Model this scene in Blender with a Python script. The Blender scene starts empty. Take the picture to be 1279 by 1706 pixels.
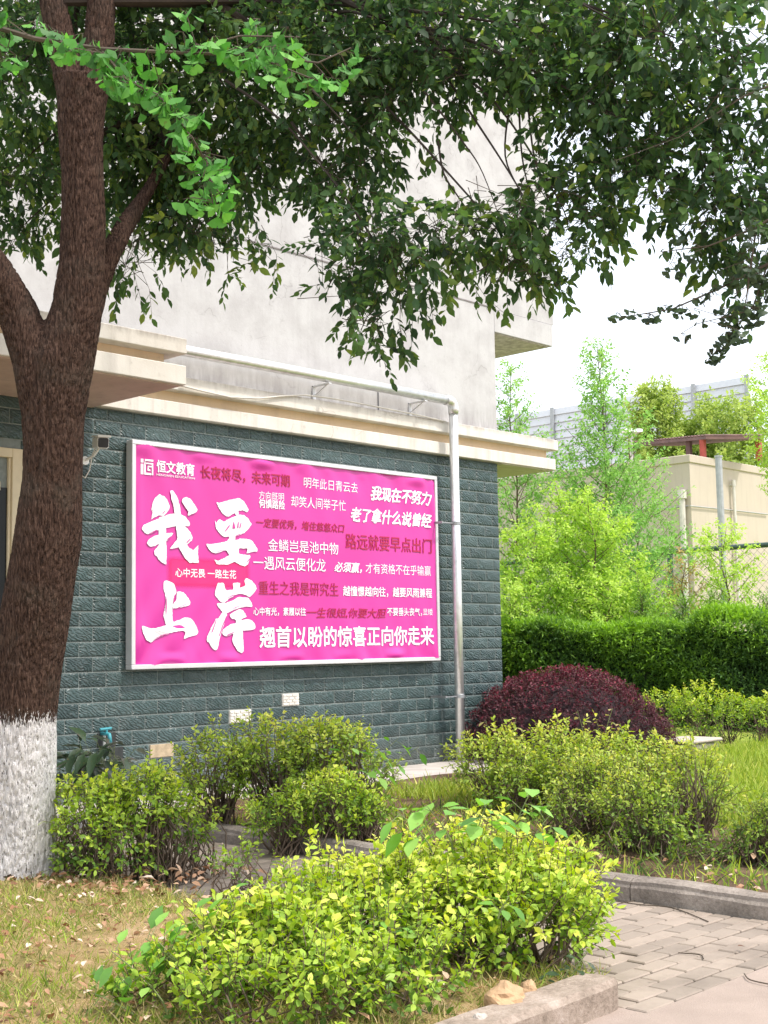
import bpy, math, random
import numpy as np
from mathutils import Vector, Matrix, noise

SC = bpy.context.scene
COL = SC.collection
rng = np.random.default_rng(7)
random.seed(7)

# ------------------------------------------------------------------ camera
F_PX, PITCH, ROLL, YAW, EYE = 2190.88, 0.101493, -0.016569, 0.808611, 1.35
_f = np.array([math.sin(YAW) * math.cos(PITCH), math.cos(YAW) * math.cos(PITCH), math.sin(PITCH)])
_r = np.array([math.cos(YAW), -math.sin(YAW), 0.0])
_u = np.cross(_r, _f)
_r2 = _r * math.cos(ROLL) + _u * math.sin(ROLL)
_u2 = -_r * math.sin(ROLL) + _u * math.cos(ROLL)
cam = bpy.data.cameras.new('camera')
cam.sensor_fit = 'HORIZONTAL'
cam.sensor_width = 36.0
cam.lens = 36.0 * F_PX / 1279.0
cam.clip_end = 3000
cam.clip_start = 0.05
camo = bpy.data.objects.new('camera', cam)
COL.objects.link(camo)
camo.matrix_world = Matrix(((_r2[0], _u2[0], -_f[0], 0), (_r2[1], _u2[1], -_f[1], 0), (_r2[2], _u2[2], -_f[2], EYE), (0, 0, 0, 1)))
SC.camera = camo

# ------------------------------------------------------------------ light
SUN_EL, SUN_VEC = 61.0, None
SUN_AZ = math.radians(-72)          # direction to the sun in plan, from +x
_e = math.radians(SUN_EL)
SUN_VEC = Vector((math.cos(_e) * math.cos(SUN_AZ), math.cos(_e) * math.sin(SUN_AZ), math.sin(_e)))
w = bpy.data.worlds.new('World')
SC.world = w
w.use_nodes = True
nt = w.node_tree
bgn = nt.nodes['Background']
sky = nt.nodes.new('ShaderNodeTexSky')
sky.sky_type = 'NISHITA'
sky.sun_disc = False
sky.sun_elevation = _e
sky.sun_rotation = math.pi / 2 - SUN_AZ
sky.air_density = 1.0
sky.dust_density = 4.0
sky.ozone_density = 1.0
nt.links.new(sky.outputs[0], bgn.inputs[0])
bgn.inputs[1].default_value = 0.10
bg2 = nt.nodes.new('ShaderNodeBackground')      # thin bright overcast veil
bg2.inputs[0].default_value = (0.96, 0.98, 1.0, 1)
bg2.inputs[1].default_value = 0.92
addn = nt.nodes.new('ShaderNodeAddShader')
nt.links.new(bgn.outputs[0], addn.inputs[0])
nt.links.new(bg2.outputs[0], addn.inputs[1])
nt.links.new(addn.outputs[0], nt.nodes['World Output'].inputs[0])
sl = bpy.data.lights.new('sun', 'SUN')
sl.energy = 2.5
sl.angle = math.radians(2.5)
sl.color = (1.0, 0.955, 0.89)
so = bpy.data.objects.new('sun', sl)
COL.objects.link(so)
so.rotation_euler = SUN_VEC.to_track_quat('Z', 'Y').to_euler()
SC.view_settings.view_transform = 'Standard'
SC.view_settings.look = 'None'
SC.view_settings.exposure = 0.47
SC.view_settings.gamma = 1.0

# ------------------------------------------------------------------ survey helpers (photo pixel -> place)
def ray(px, py):
    return _r2 * ((px - 640) / F_PX) - _u2 * ((py - 853) / F_PX) + _f
EYEP = np.array([0, 0, EYE])
def at_z(px, py, z=0.0):
    d = ray(px, py); return EYEP + d * ((z - EYE) / d[2])
def at_y(px, py, y):
    d = ray(px, py); return EYEP + d * (y / d[1])
def at_x(px, py, x):
    d = ray(px, py); return EYEP + d * (x / d[0])
def at_d(px, py, d):
    return EYEP + ray(px, py) * d

# ------------------------------------------------------------------ mesh helpers
def tag(o, label=None, cat=None, group=None, kind=None):
    if label: o['label'] = label
    if cat: o['category'] = cat
    if group: o['group'] = group
    if kind: o['kind'] = kind
    return o

def thing(name, label, cat, loc=(0, 0, 0), group=None):
    o = bpy.data.objects.new(name, None)
    o.empty_display_size = 0.1
    COL.objects.link(o)
    o.location = loc
    tag(o, label, cat, group)
    return o

def link(name, me, mat=None, parent=None):
    if mat is not None:
        for m in (mat if isinstance(mat, (list, tuple)) else [mat]):
            me.materials.append(m)
    o = bpy.data.objects.new(name, me)
    COL.objects.link(o)
    if parent is not None:
        o.parent = parent
        p = Vector((0, 0, 0)); q = parent
        while q is not None:
            p += q.location; q = q.parent
        o.location = -p           # the mesh is written in world coordinates
    return o

class MB:
    def __init__(s):
        s.v = []; s.f = []; s.t = []; s.mi = []
    def add(s, vs, fs, tint=0.5, mi=0):
        b = len(s.v)
        s.v += [tuple(float(c) for c in p) for p in vs]
        s.t += [tint] * len(vs)
        s.f += [tuple(b + i for i in f) for f in fs]
        s.mi += [mi] * len(fs)
    def box(s, x0, x1, y0, y1, z0, z1, tint=0.5, mi=0, bev=0.0):
        if bev > 0:
            b = bev
            vs = []
            for (z, ins) in ((z0, b), (z0 + b, 0), (z1 - b, 0), (z1, b)):
                for (x, y) in ((x0, y0), (x1, y0), (x1, y1), (x0, y1)):
                    pass
                xa, xb, ya, yb = x0 + ins, x1 - ins, y0 + ins, y1 - ins
                c = 0 if ins else b
                vs += [(xa + c, ya, z), (xb - c, ya, z), (xb, ya + c, z), (xb, yb - c, z), (xb - c, yb, z), (xa + c, yb, z), (xa, yb - c, z), (xa, ya + c, z)] if not ins else \
                      [(xa + 1e-4, ya, z), (xb - 1e-4, ya, z), (xb, ya + 1e-4, z), (xb, yb - 1e-4, z), (xb - 1e-4, yb, z), (xa + 1e-4, yb, z), (xa, yb - 1e-4, z), (xa, ya + 1e-4, z)]
            fs = [tuple(range(7, -1, -1)), tuple(range(24, 32))]
            for k in range(3):
                for i in range(8):
                    j = (i + 1) % 8
                    fs.append((k * 8 + i, k * 8 + j, k * 8 + 8 + j, k * 8 + 8 + i))
            s.add(vs, fs, tint, mi)
            return
        vs = [(x0, y0, z0), (x1, y0, z0), (x1, y1, z0), (x0, y1, z0), (x0, y0, z1), (x1, y0, z1), (x1, y1, z1), (x0, y1, z1)]
        s.add(vs, [(0, 3, 2, 1), (4, 5, 6, 7), (0, 1, 5, 4), (1, 2, 6, 5), (2, 3, 7, 6), (3, 0, 4, 7)], tint, mi)
    def tube(s, pts, rad, n=8, tint=0.5, cap=True, mi=0):
        pts = [np.array(p, float) for p in pts]
        if not hasattr(rad, '__len__'): rad = [rad] * len(pts)
        rings = []
        up = None
        for i, p in enumerate(pts):
            a = pts[max(i - 1, 0)]; b = pts[min(i + 1, len(pts) - 1)]
            t = b - a; t = t / (np.linalg.norm(t) + 1e-9)
            if up is None:
                up = np.array([0, 0, 1.0]) if abs(t[2]) < 0.9 else np.array([1.0, 0, 0])
            sd = np.cross(t, up); sd /= np.linalg.norm(sd) + 1e-9
            up = np.cross(sd, t)
            rings.append([p + rad[i] * (math.cos(2 * math.pi * k / n) * sd + math.sin(2 * math.pi * k / n) * up) for k in range(n)])
        vs = [q for r in rings for q in r]
        fs = []
        for i in range(len(rings) - 1):
            for k in range(n):
                k2 = (k + 1) % n
                fs.append((i * n + k, i * n + k2, i * n + n + k2, i * n + n + k))
        if cap:
            fs.append(tuple(range(n - 1, -1, -1)))
            fs.append(tuple((len(rings) - 1) * n + k for k in range(n)))
        s.add(vs, fs, tint, mi)
    def build(s, name, mat=None, parent=None, smooth=False):
        me = bpy.data.meshes.new(name)
        me.from_pydata(s.v, [], s.f)
        a = me.attributes.new('tint', 'FLOAT', 'POINT')
        a.data.foreach_set('value', np.array(s.t, np.float32))
        if any(s.mi): me.polygons.foreach_set('material_index', np.array(s.mi, np.int32))
        if smooth: me.polygons.foreach_set('use_smooth', np.ones(len(s.f), bool))
        me.update()
        return link(name, me, mat, parent)

def spline(pts, k=5):
    P = np.array([np.array(p, float) for p in pts]); out = []
    for i in range(len(P) - 1):
        p0, p1, p2, p3 = P[max(i - 1, 0)], P[i], P[i + 1], P[min(i + 2, len(P) - 1)]
        for j in range(k):
            t = j / k
            out.append(.5 * (2 * p1 + (p2 - p0) * t + (2 * p0 - 5 * p1 + 4 * p2 - p3) * t * t + (3 * p1 - p0 - 3 * p2 + p3) * t ** 3))
    return out + [P[-1]]
def rads(r, n):
    return list(np.interp(np.linspace(0, len(r) - 1, n), range(len(r)), r))

def np_mesh(name, V, loops, sizes, tint, mat, parent=None, smooth=False):
    me = bpy.data.meshes.new(name)
    me.vertices.add(len(V)); me.vertices.foreach_set('co', V.astype(np.float32).ravel())
    me.loops.add(len(loops)); me.loops.foreach_set('vertex_index', loops.astype(np.int32))
    me.polygons.add(len(sizes))
    st = np.zeros(len(sizes), np.int32); st[1:] = np.cumsum(sizes)[:-1]
    me.polygons.foreach_set('loop_start', st)
    if smooth: me.polygons.foreach_set('use_smooth', np.ones(len(sizes), bool))
    a = me.attributes.new('tint', 'FLOAT', 'POINT')
    a.data.foreach_set('value', tint.astype(np.float32))
    me.update(calc_edges=True)
    return link(name, me, mat, parent)

def norm(a):
    return a / (np.linalg.norm(a, axis=-1, keepdims=True) + 1e-9)

# leaf templates: vertices in (side, along, up), polygons
def T_oval(w=0.5, fold=0.10, curl=0.10):
    v = np.array([(0, 0, 0), (-.40 * w, .28, fold * .7), (0, .28, 0), (.40 * w, .28, fold * .7), (-.42 * w, .62, fold * .6 - curl * .35), (0, .62, -curl * .45), (.42 * w, .62, fold * .6 - curl * .35), (0, 1, -curl)])
    return v, [(0, 2, 1), (0, 3, 2), (1, 2, 5, 4), (2, 3, 6, 5), (4, 5, 7), (5, 6, 7)]
def T_simple(w=0.5, fold=0.12, curl=0.1):
    v = np.array([(0, 0, 0), (-.5 * w, .45, fold), (.5 * w, .45, fold), (0, 1, -curl)])
    return v, [(0, 3, 1), (0, 2, 3)]
def T_blade():
    v = np.array([(-.5, 0, 0), (.5, 0, 0), (.38, .55, .06), (-.38, .55, .06), (0, 1, .25)]) * np.array([0.08, 1, 1])
    return v, [(0, 1, 2, 3), (3, 2, 4)]
def T_ginkgo():
    pts = [(0, 0, 0), (-.02, .0, 0), (-.02, .42, .0), (-.34, .60, .05), (-.56, .80, .10), (-.30, .98, .02), (-.05, 1.0, .03), (0, .86, .0), (.05, 1.0, .03), (.30, .98, .02), (.56, .80, .10), (.34, .60, .05), (.02, .42, 0), (.02, 0, 0)]
    v = np.array(pts)
    return v, [(1, 13, 12, 2), (2, 7, 6), (2, 6, 5), (2, 5, 4, 3), (12, 8, 7), (12, 9, 8), (12, 11, 10, 9), (2, 12, 7)]

def leaf_arrays(T, P, D, Nn, S, tint):
    """P base points, D leaf axes, Nn rough normals, S lengths"""
    tv, tf = T
    D = norm(D)
    X = norm(np.cross(D, Nn))
    Z = np.cross(X, D)
    k = len(tv)
    V = (P[:, None, :] + S[:, None, None] * (tv[None, :, 0, None] * X[:, None, :] + tv[None, :, 1, None] * D[:, None, :] + tv[None, :, 2, None] * Z[:, None, :])).reshape(-1, 3)
    l0 = np.array([i for f in tf for i in f]); sz = np.array([len(f) for f in tf])
    n = len(P)
    loops = (l0[None, :] + (np.arange(n) * k)[:, None]).ravel()
    return V, loops, np.tile(sz, n), np.repeat(tint, k)

def merge(parts):
    V = []; L = []; Z = []; T = []; b = 0
    for v, l, z, t in parts:
        V.append(v); L.append(l + b); Z.append(z); T.append(t); b += len(v)
    return np.concatenate(V), np.concatenate(L), np.concatenate(Z), np.concatenate(T)

def sprigs(P, D, n_leaf, L_stem, leaf_len, droop=0.3, spread=0.9, tint=None, tvar=0.15, r=None):
    """leaves in alternate pairs along short stems; returns P,D,N,S,tint for leaves + stem segments"""
    r = r or rng
    n = len(P)
    D = norm(D)
    side = norm(np.cross(D, r.normal(size=(n, 3))))
    lp = []; ld = []; ln = []; ls = []; lt = []
    tint = np.full(n, .5) if tint is None else tint
    for k in range(n_leaf):
        t = (k + 0.6) / n_leaf
        q = P + D * (L_stem * t)
        q[:, 2] -= droop * 0.5 * L_stem * t * t
        sgn = 1 if k % 2 else -1
        ang = (k // 2) * 1.3
        nrm = np.cross(D, side)
        sd = side * math.cos(ang) * sgn + nrm * math.sin(ang) * sgn
        dd = norm(D * (1.15 - spread + 0.5 * t) + sd * spread * (1.0 - .35 * t) + r.normal(size=(n, 3)) * .28)
        dd[:, 2] -= droop
        lp.append(q); ld.append(dd)
        nn = np.array([0, 0, 1.0]) + r.normal(size=(n, 3)) * .45
        ln.append(nn)
        ls.append(leaf_len * r.uniform(.45, 1.2, n) * (1.0 - .25 * abs(t - .6)))
        lt.append(np.clip(tint + r.normal(size=n) * tvar + (t - .5) * .18, 0, 1))
    return np.concatenate(lp), np.concatenate(ld), np.concatenate(ln), np.concatenate(ls), np.concatenate(lt)

def sticks(A, B, ra, rb, tint=0.5):
    """many thin three-sided stems as arrays"""
    n = len(A)
    D = norm(B - A)
    X = norm(np.cross(D, np.array([.31, .77, .56])))
    Y = np.cross(D, X)
    V = []
    for (C, rr) in ((A, ra), (B, rb)):
        rr = np.broadcast_to(rr, (n,))
        for k in range(3):
            a = 2 * math.pi * k / 3
            V.append(C + rr[:, None] * (math.cos(a) * X + math.sin(a) * Y))
    V = np.stack(V, 1).reshape(-1, 3)
    f = np.array([0, 1, 4, 3, 1, 2, 5, 4, 2, 0, 3, 5])
    loops = (f[None] + (np.arange(n) * 6)[:, None]).ravel()
    return V, loops, np.full(3 * n, 4), np.full(6 * n, tint)

# ------------------------------------------------------------------ materials
def new_mat(name):
    m = bpy.data.materials.new(name); m.use_nodes = True
    n = m.node_tree; b = n.nodes['Principled BSDF']
    return m, n, b

def N(n, t, **kw):
    x = n.nodes.new(t)
    for k, v in kw.items(): setattr(x, k, v)
    return x

def ramp(n, fac, cols):
    r = N(n, 'ShaderNodeValToRGB')
    e = r.color_ramp.elements
    while len(e) < len(cols): e.new(0.5)
    for i, (p, c) in enumerate(cols):
        e[i].position = p; e[i].color = (*c, 1)
    if fac is not None: n.links.new(fac, r.inputs[0])
    return r.outputs[0]

def coords(n, scale=(1, 1, 1), rot=(0, 0, 0)):
    g = N(n, 'ShaderNodeNewGeometry')
    mp = N(n, 'ShaderNodeMapping')
    mp.inputs['Scale'].default_value = scale
    mp.inputs['Rotation'].default_value = rot
    n.links.new(g.outputs['Position'], mp.inputs[0])
    return mp.outputs[0]

def noise_tex(n, vec, scale, detail=6, rough=.55, dist=0.0):
    t = N(n, 'ShaderNodeTexNoise')
    t.inputs['Scale'].default_value = scale; t.inputs['Detail'].default_value = detail
    t.inputs['Roughness'].default_value = rough; t.inputs['Distortion'].default_value = dist
    n.links.new(vec, t.inputs['Vector'])
    return t.outputs[0]

def mixc(n, a, b, fac, mode='MIX'):
    m = N(n, 'ShaderNodeMix', data_type='RGBA', blend_type=mode)
    for sock, val in ((m.inputs[0], fac), (m.inputs[6], a), (m.inputs[7], b)):
        if hasattr(val, 'is_linked') or hasattr(val, 'links'): n.links.new(val, sock)
        elif isinstance(val, tuple): sock.default_value = (*val, 1)
        else: sock.default_value = val
    return m.outputs[2]

def math_n(n, op, a, b=None):
    m = N(n, 'ShaderNodeMath', operation=op)
    for i, v in enumerate((a, b)):
        if v is None: continue
        if hasattr(v, 'links'): n.links.new(v, m.inputs[i])
        else: m.inputs[i].default_value = v
    return m.outputs[0]

def bump(n, b, h, strength=.4, dist=.01):
    x = N(n, 'ShaderNodeBump')
    x.inputs['Strength'].default_value = strength; x.inputs['Distance'].default_value = dist
    n.links.new(h, x.inputs['Height']); n.links.new(x.outputs[0], b.inputs['Normal'])

def attr(n, name='tint'):
    a = N(n, 'ShaderNodeAttribute'); a.attribute_name = name
    return a.outputs['Fac']

def plain(name, col, rough=.6, metal=0.0, var=.15, scale=6.0, bmp=.15, bscale=40.0):
    m, n, b = new_mat(name)
    v = coords(n)
    nz = noise_tex(n, v, scale)
    lo = tuple(c * (1 - var) for c in col); hi = tuple(min(1, c * (1 + var)) for c in col)
    n.links.new(ramp(n, nz, [(.3, lo), (.7, hi)]), b.inputs['Base Color'])
    b.inputs['Roughness'].default_value = rough; b.inputs['Metallic'].default_value = metal
    if bmp: bump(n, b, noise_tex(n, v, bscale), bmp, .004)
    return m

def leaf_mat(name, cols, trans=.35, rough=.42, spec=.4):
    m, n, b = new_mat(name)
    c = ramp(n, attr(n), cols)
    v = coords(n)
    c2 = mixc(n, c, (0.9, 0.9, 0.85), math_n(n, 'MULTIPLY', noise_tex(n, v, 60, 2), .05))
    spot = ramp(n, noise_tex(n, v, 42, 3, .6), [(.64, (0, 0, 0)), (.72, (1, 1, 1))])
    c2 = mixc(n, c2, (.22, .14, .05), math_n(n, 'MULTIPLY', spot, .45))
    n.links.new(c2, b.inputs['Base Color'])
    b.inputs['Roughness'].default_value = rough
    b.inputs['Specular IOR Level'].default_value = spec
    tr = N(n, 'ShaderNodeBsdfTranslucent')
    hs = N(n, 'ShaderNodeHueSaturation'); hs.inputs['Saturation'].default_value = 1.15; hs.inputs['Value'].default_value = 1.25
    n.links.new(c2, hs.inputs['Color']); n.links.new(hs.outputs[0], tr.inputs[0])
    mx = N(n, 'ShaderNodeMixShader'); mx.inputs[0].default_value = trans
    n.links.new(b.outputs[0], mx.inputs[1]); n.links.new(tr.outputs[0], mx.inputs[2])
    n.links.new(mx.outputs[0], n.nodes['Material Output'].inputs[0])
    return m

def plaster(name, base, stain, dark, streak=.5, scale=.9, grime=None):
    m, n, b = new_mat(name)
    v = coords(n)
    big = noise_tex(n, v, scale, 8, .62)
    c = ramp(n, big, [(.36, stain), (.58, base)])
    vs = coords(n, (5, 5, .35))
    st = noise_tex(n, vs, 1.6, 6, .65)
    st = ramp(n, st, [(.5, (0, 0, 0)), (.72, (1, 1, 1))])
    c = mixc(n, c, dark, math_n(n, 'MULTIPLY', st, streak))
    fine = noise_tex(n, v, 22, 8, .7)
    c = mixc(n, c, dark, math_n(n, 'MULTIPLY', ramp(n, fine, [(.58, (0, 0, 0)), (.75, (1, 1, 1))]), .35))
    if grime:
        vc = N(n, 'ShaderNodeTexVoronoi', feature='DISTANCE_TO_EDGE'); vc.inputs['Scale'].default_value = .55
        wv = N(n, 'ShaderNodeVectorMath', operation='ADD'); tn = N(n, 'ShaderNodeTexNoise'); tn.inputs['Scale'].default_value = 2.2; tn.inputs['Detail'].default_value = 8
        sc_ = N(n, 'ShaderNodeVectorMath', operation='SCALE'); sc_.inputs['Scale'].default_value = .9
        n.links.new(v, tn.inputs['Vector']); n.links.new(tn.outputs[1], sc_.inputs[0]); n.links.new(v, wv.inputs[0]); n.links.new(sc_.outputs[0], wv.inputs[1]); n.links.new(wv.outputs[0], vc.inputs['Vector'])
        ck = ramp(n, vc.outputs['Distance'], [(0, (1, 1, 1)), (.0045, (0, 0, 0))])
        c = mixc(n, c, dark, math_n(n, 'MULTIPLY', math_n(n, 'MULTIPLY', ck, ramp(n, big, [(.42, (1, 1, 1)), (.55, (0, 0, 0))])), .55))
    if grime:           # soot and algae along a ledge, broken up by runs
        g = N(n, 'ShaderNodeNewGeometry'); sp = N(n, 'ShaderNodeSeparateXYZ'); n.links.new(g.outputs['Position'], sp.inputs[0])
        mr = N(n, 'ShaderNodeMapRange'); mr.inputs[1].default_value = grime[1]; mr.inputs[2].default_value = grime[0]
        n.links.new(sp.outputs[2], mr.inputs[0])
        runs_ = ramp(n, noise_tex(n, coords(n, (6, 6, 1.2)), 1.8, 6, .7), [(.36, (.12, .12, .12)), (.66, (1, 1, 1))])
        c = mixc(n, c, tuple(x * .9 for x in dark), math_n(n, 'MULTIPLY', math_n(n, 'MULTIPLY', mr.outputs[0], runs_), .75))
    n.links.new(c, b.inputs['Base Color'])
    b.inputs['Roughness'].default_value = .85
    bump(n, b, noise_tex(n, v, 35, 8, .7), .35, .006)
    return m

M = {}
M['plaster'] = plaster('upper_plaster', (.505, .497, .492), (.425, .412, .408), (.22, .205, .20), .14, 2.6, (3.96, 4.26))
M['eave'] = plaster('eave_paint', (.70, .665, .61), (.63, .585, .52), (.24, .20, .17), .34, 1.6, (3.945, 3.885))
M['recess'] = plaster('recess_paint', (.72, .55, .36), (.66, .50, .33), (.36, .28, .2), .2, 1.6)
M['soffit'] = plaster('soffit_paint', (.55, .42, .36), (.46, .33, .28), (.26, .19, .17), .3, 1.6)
M['concrete'] = plaster('apron_concrete', (.50, .46, .42), (.40, .36, .32), (.22, .19, .16), .3, 2.2)
M['cream'] = plaster('cream_render', (.52, .45, .37), (.48, .41, .335), (.34, .29, .24), .28, .5)
M['dark'] = plain('dark_void', (.018, .018, .02), .5)
M['black'] = plain('black_plastic', (.012, .013, .015), .35, bmp=0)
M['white'] = plain('white_plastic', (.78, .78, .76), .35, var=.05, bmp=0)
M['teal'] = plain('teal_plastic', (.05, .28, .33), .4, bmp=0)
M['galv'] = plain('galvanised_steel', (.74, .75, .75), .32, .7, .12, 14, .08, 20)
M['alu'] = plain('painted_aluminium', (.66, .66, .67), .42, .35, .06, 9, .05)
M['steel'] = plain('dull_bracket_steel', (.36, .37, .38), .5, .7)
M['cable'] = plain('pale_cable', (.62, .58, .52), .6)
M['bark'] = plain('grey_brown_bark', (.10, .075, .055), .9, bmp=.6, bscale=60)
M['twig'] = plain('twig_bark', (.085, .065, .045), .85)
M['stem'] = plain('shrub_stem', (.14, .10, .07), .85, var=.3)
M['greenstem'] = plain('green_stem', (.16, .20, .07), .7, var=.3)
M['rust'] = plain('rusty_brown_sheet', (.14, .075, .065), .7, var=.3, scale=2)
M['redpost'] = plain('red_painted_post', (.42, .07, .045), .55)
M['pvc'] = plain('pale_pvc', (.62, .58, .53), .5)
M['gpost'] = plain('dark_green_post', (.05, .09, .075), .5)
M['gmesh'] = plain('grey_green_wire', (.16, .19, .175), .5, .3)
M['pole'] = plain('grey_pole', (.40, .41, .42), .5, .5)
M['rock'] = plain('tan_rock', (.42, .27, .15), .85, var=.35, scale=14, bmp=.6, bscale=30)
M['cloud_stone'] = plain('weathered_stone', (.44, .38, .33), .85, var=.2, scale=7, bmp=.4)

def mat_tile():
    m, n, b = new_mat('embossed_teal_tile')
    t = attr(n)
    v = coords(n)
    c = ramp(n, t, [(0, (.031, .056, .057)), (.5, (.045, .079, .079)), (1, (.064, .104, .103))])
    nz = noise_tex(n, v, 9, 6, .6)
    c = mixc(n, c, (.115, .135, .13), math_n(n, 'MULTIPLY', ramp(n, nz, [(.45, (0, 0, 0)), (.75, (1, 1, 1))]), .35))
    # dirt splashed up from the ground
    g = N(n, 'ShaderNodeNewGeometry'); sp = N(n, 'ShaderNodeSeparateXYZ'); n.links.new(g.outputs['Position'], sp.inputs[0])
    mr = N(n, 'ShaderNodeMapRange'); mr.inputs[1].default_value = .45; mr.inputs[2].default_value = 0.0
    n.links.new(sp.outputs[2], mr.inputs[0])
    c = mixc(n, c, (.17, .155, .13), math_n(n, 'MULTIPLY', mr.outputs[0], math_n(n, 'MULTIPLY', nz, .7)))
    n.links.new(c, b.inputs['Base Color'])
    b.inputs['Roughness'].default_value = .38
    b.inputs['Specular IOR Level'].default_value = .5
    vr = coords(n, (7, 7, 15), (0, .62, 0))
    h1 = noise_tex(n, vr, 1.0, 3, .5, 1.6)
    vo = N(n, 'ShaderNodeTexWave'); vo.inputs['Scale'].default_value = 1.1; vo.inputs['Distortion'].default_value = 9.0; vo.inputs['Detail'].default_value = 2; vo.inputs['Detail Scale'].default_value = 1.4
    n.links.new(vr, vo.inputs[0])
    h = math_n(n, 'ADD', math_n(n, 'MULTIPLY', h1, .8), math_n(n, 'MULTIPLY', vo.outputs[1], .55))
    bump(n, b, h, .9, .012)
    return m
M['tile'] = mat_tile()
M['grout'] = plain('pale_grout', (.22, .25, .24), .9, var=.25, scale=10)

def mat_trunk():
    m, n, b = new_mat('whitewashed_furrowed_bark')
    v = coords(n, (1, 1, .17))
    ridg = noise_tex(n, v, 125, 5, .62, .5)
    fine = noise_tex(n, coords(n, (1, 1, .4)), 120, 4, .6)
    c = ramp(n, ridg, [(.37, (.020, .011, .008)), (.5, (.070, .039, .028)), (.64, (.130, .078, .056))])
    c = mixc(n, c, (.10, .085, .065), math_n(n, 'MULTIPLY', ramp(n, noise_tex(n, coords(n), 5, 5), [(.5, (0, 0, 0)), (.7, (1, 1, 1))]), .3))
    g = N(n, 'ShaderNodeNewGeometry'); sp = N(n, 'ShaderNodeSeparateXYZ'); n.links.new(g.outputs['Position'], sp.inputs[0])
    edge = math_n(n, 'ADD', sp.outputs[2], math_n(n, 'MULTIPLY', math_n(n, 'SUBTRACT', ridg, .5), -.40))
    lowr = math_n(n, 'LESS_THAN', edge, .96)
    pnt = math_n(n, 'MULTIPLY', lowr, ramp(n, ridg, [(.35, (0, 0, 0)), (.405, (1, 1, 1))]))
    chip = ramp(n, noise_tex(n, coords(n, (1, 1, .5)), 26, 5, .65), [(.27, (0, 0, 0)), (.32, (1, 1, 1))])
    pnt = math_n(n, 'MULTIPLY', pnt, chip)
    # scuffed bare foot of the trunk
    foot = math_n(n, 'GREATER_THAN', math_n(n, 'ADD', sp.outputs[2], math_n(n, 'MULTIPLY', noise_tex(n, coords(n), 9, 3), -.22)), -.015)
    pnt = math_n(n, 'MULTIPLY', pnt, foot)
    wcol = mixc(n, (.88, .85, .84), (.72, .68, .67), fine)
    n.links.new(mixc(n, c, wcol, pnt), b.inputs['Base Color'])
    b.inputs['Roughness'].default_value = .9
    b.inputs['Specular IOR Level'].default_value = .2
    h = math_n(n, 'ADD', ridg, math_n(n, 'MULTIPLY', fine, .25))
    bump(n, b, h, 1.0, .022)
    return m
M['trunk'] = mat_trunk()

def mat_ground(name, cols, scale, bumpd=.03, fine=90):
    m, n, b = new_mat(name)
    v = coords(n)
    a = noise_tex(n, v, scale, 8, .65)
    f = noise_tex(n, v, fine, 6, .7)
    mixf = math_n(n, 'ADD', math_n(n, 'MULTIPLY', a, .65), math_n(n, 'MULTIPLY', f, .35))
    n.links.new(ramp(n, mixf, cols), b.inputs['Base Color'])
    b.inputs['Roughness'].default_value = .95
    b.inputs['Specular IOR Level'].default_value = .15
    bump(n, b, f, .8, bumpd)
    return m
M['soil'] = mat_ground('bed_soil', [(.36, (.055, .036, .024)), (.5, (.15, .10, .065)), (.62, (.26, .18, .11))], 3.0)
M['straw'] = mat_ground('dry_thatch', [(.36, (.15, .145, .045)), (.45, (.32, .25, .10)), (.54, (.47, .32, .165)), (.64, (.58, .43, .27))], 3.2)
M['lawn'] = mat_ground('lawn_turf', [(.36, (.16, .22, .03)), (.52, (.30, .38, .06)), (.66, (.42, .40, .13))], 1.3)
M['earth'] = mat_ground('distant_ground', [(.36, (.08, .11, .03)), (.6, (.16, .18, .06))], .4)
M['road'] = mat_ground('pink_grey_concrete', [(.34, (.30, .24, .205)), (.5, (.38, .305, .26)), (.66, (.45, .365, .32))], 1.4, .006, 160)
M['kerb'] = mat_ground('kerb_concrete', [(.34, (.12, .10, .085)), (.5, (.25, .215, .185)), (.64, (.40, .345, .30))], 3.5, .010, 60)
M['pinkkerb'] = mat_ground('pale_kerb_concrete', [(.36, (.17, .135, .105)), (.5, (.33, .265, .215)), (.64, (.47, .39, .335))], 4.5, .010, 60)

def mat_paver():
    m, n, b = new_mat('grey_pink_paver')
    v = coords(n)
    c = ramp(n, attr(n), [(0, (.265, .218, .178)), (.5, (.315, .258, .21)), (1, (.365, .297, .243))])
    st = noise_tex(n, v, 2.2, 7, .65)
    c = mixc(n, c, (.15, .12, .095), math_n(n, 'MULTIPLY', ramp(n, st, [(.46, (0, 0, 0)), (.68, (1, 1, 1))]), .55))
    n.links.new(c, b.inputs['Base Color'])
    b.inputs['Roughness'].default_value = .85
    bump(n, b, noise_tex(n, v, 120, 6, .7), .4, .004)
    return m
M['paver'] = mat_paver()
M['joint'] = mat_ground('sandy_joint', [(.36, (.07, .055, .042)), (.62, (.22, .17, .13))], 4.0)

def mat_banner():
    m, n, b = new_mat('magenta_banner_vinyl')
    v = coords(n)
    c = ramp(n, noise_tex(n, v, .7, 3), [(.35, (.60, .034, .30)), (.65, (.63, .045, .345))])
    n.links.new(c, b.inputs['Base Color'])
    b.inputs['Roughness'].default_value = .30
    return m
M['banner'] = mat_banner()
M['inkwhite'] = plain('white_ink', (.86, .85, .88), .45, var=.02, bmp=0)
M['inkred'] = plain('crimson_ink', (.40, .003, .06), .45, var=.06, bmp=0)
M['inkpink'] = plain('magenta_ink', (.58, .04, .30), .45, var=.02, bmp=0)

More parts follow.
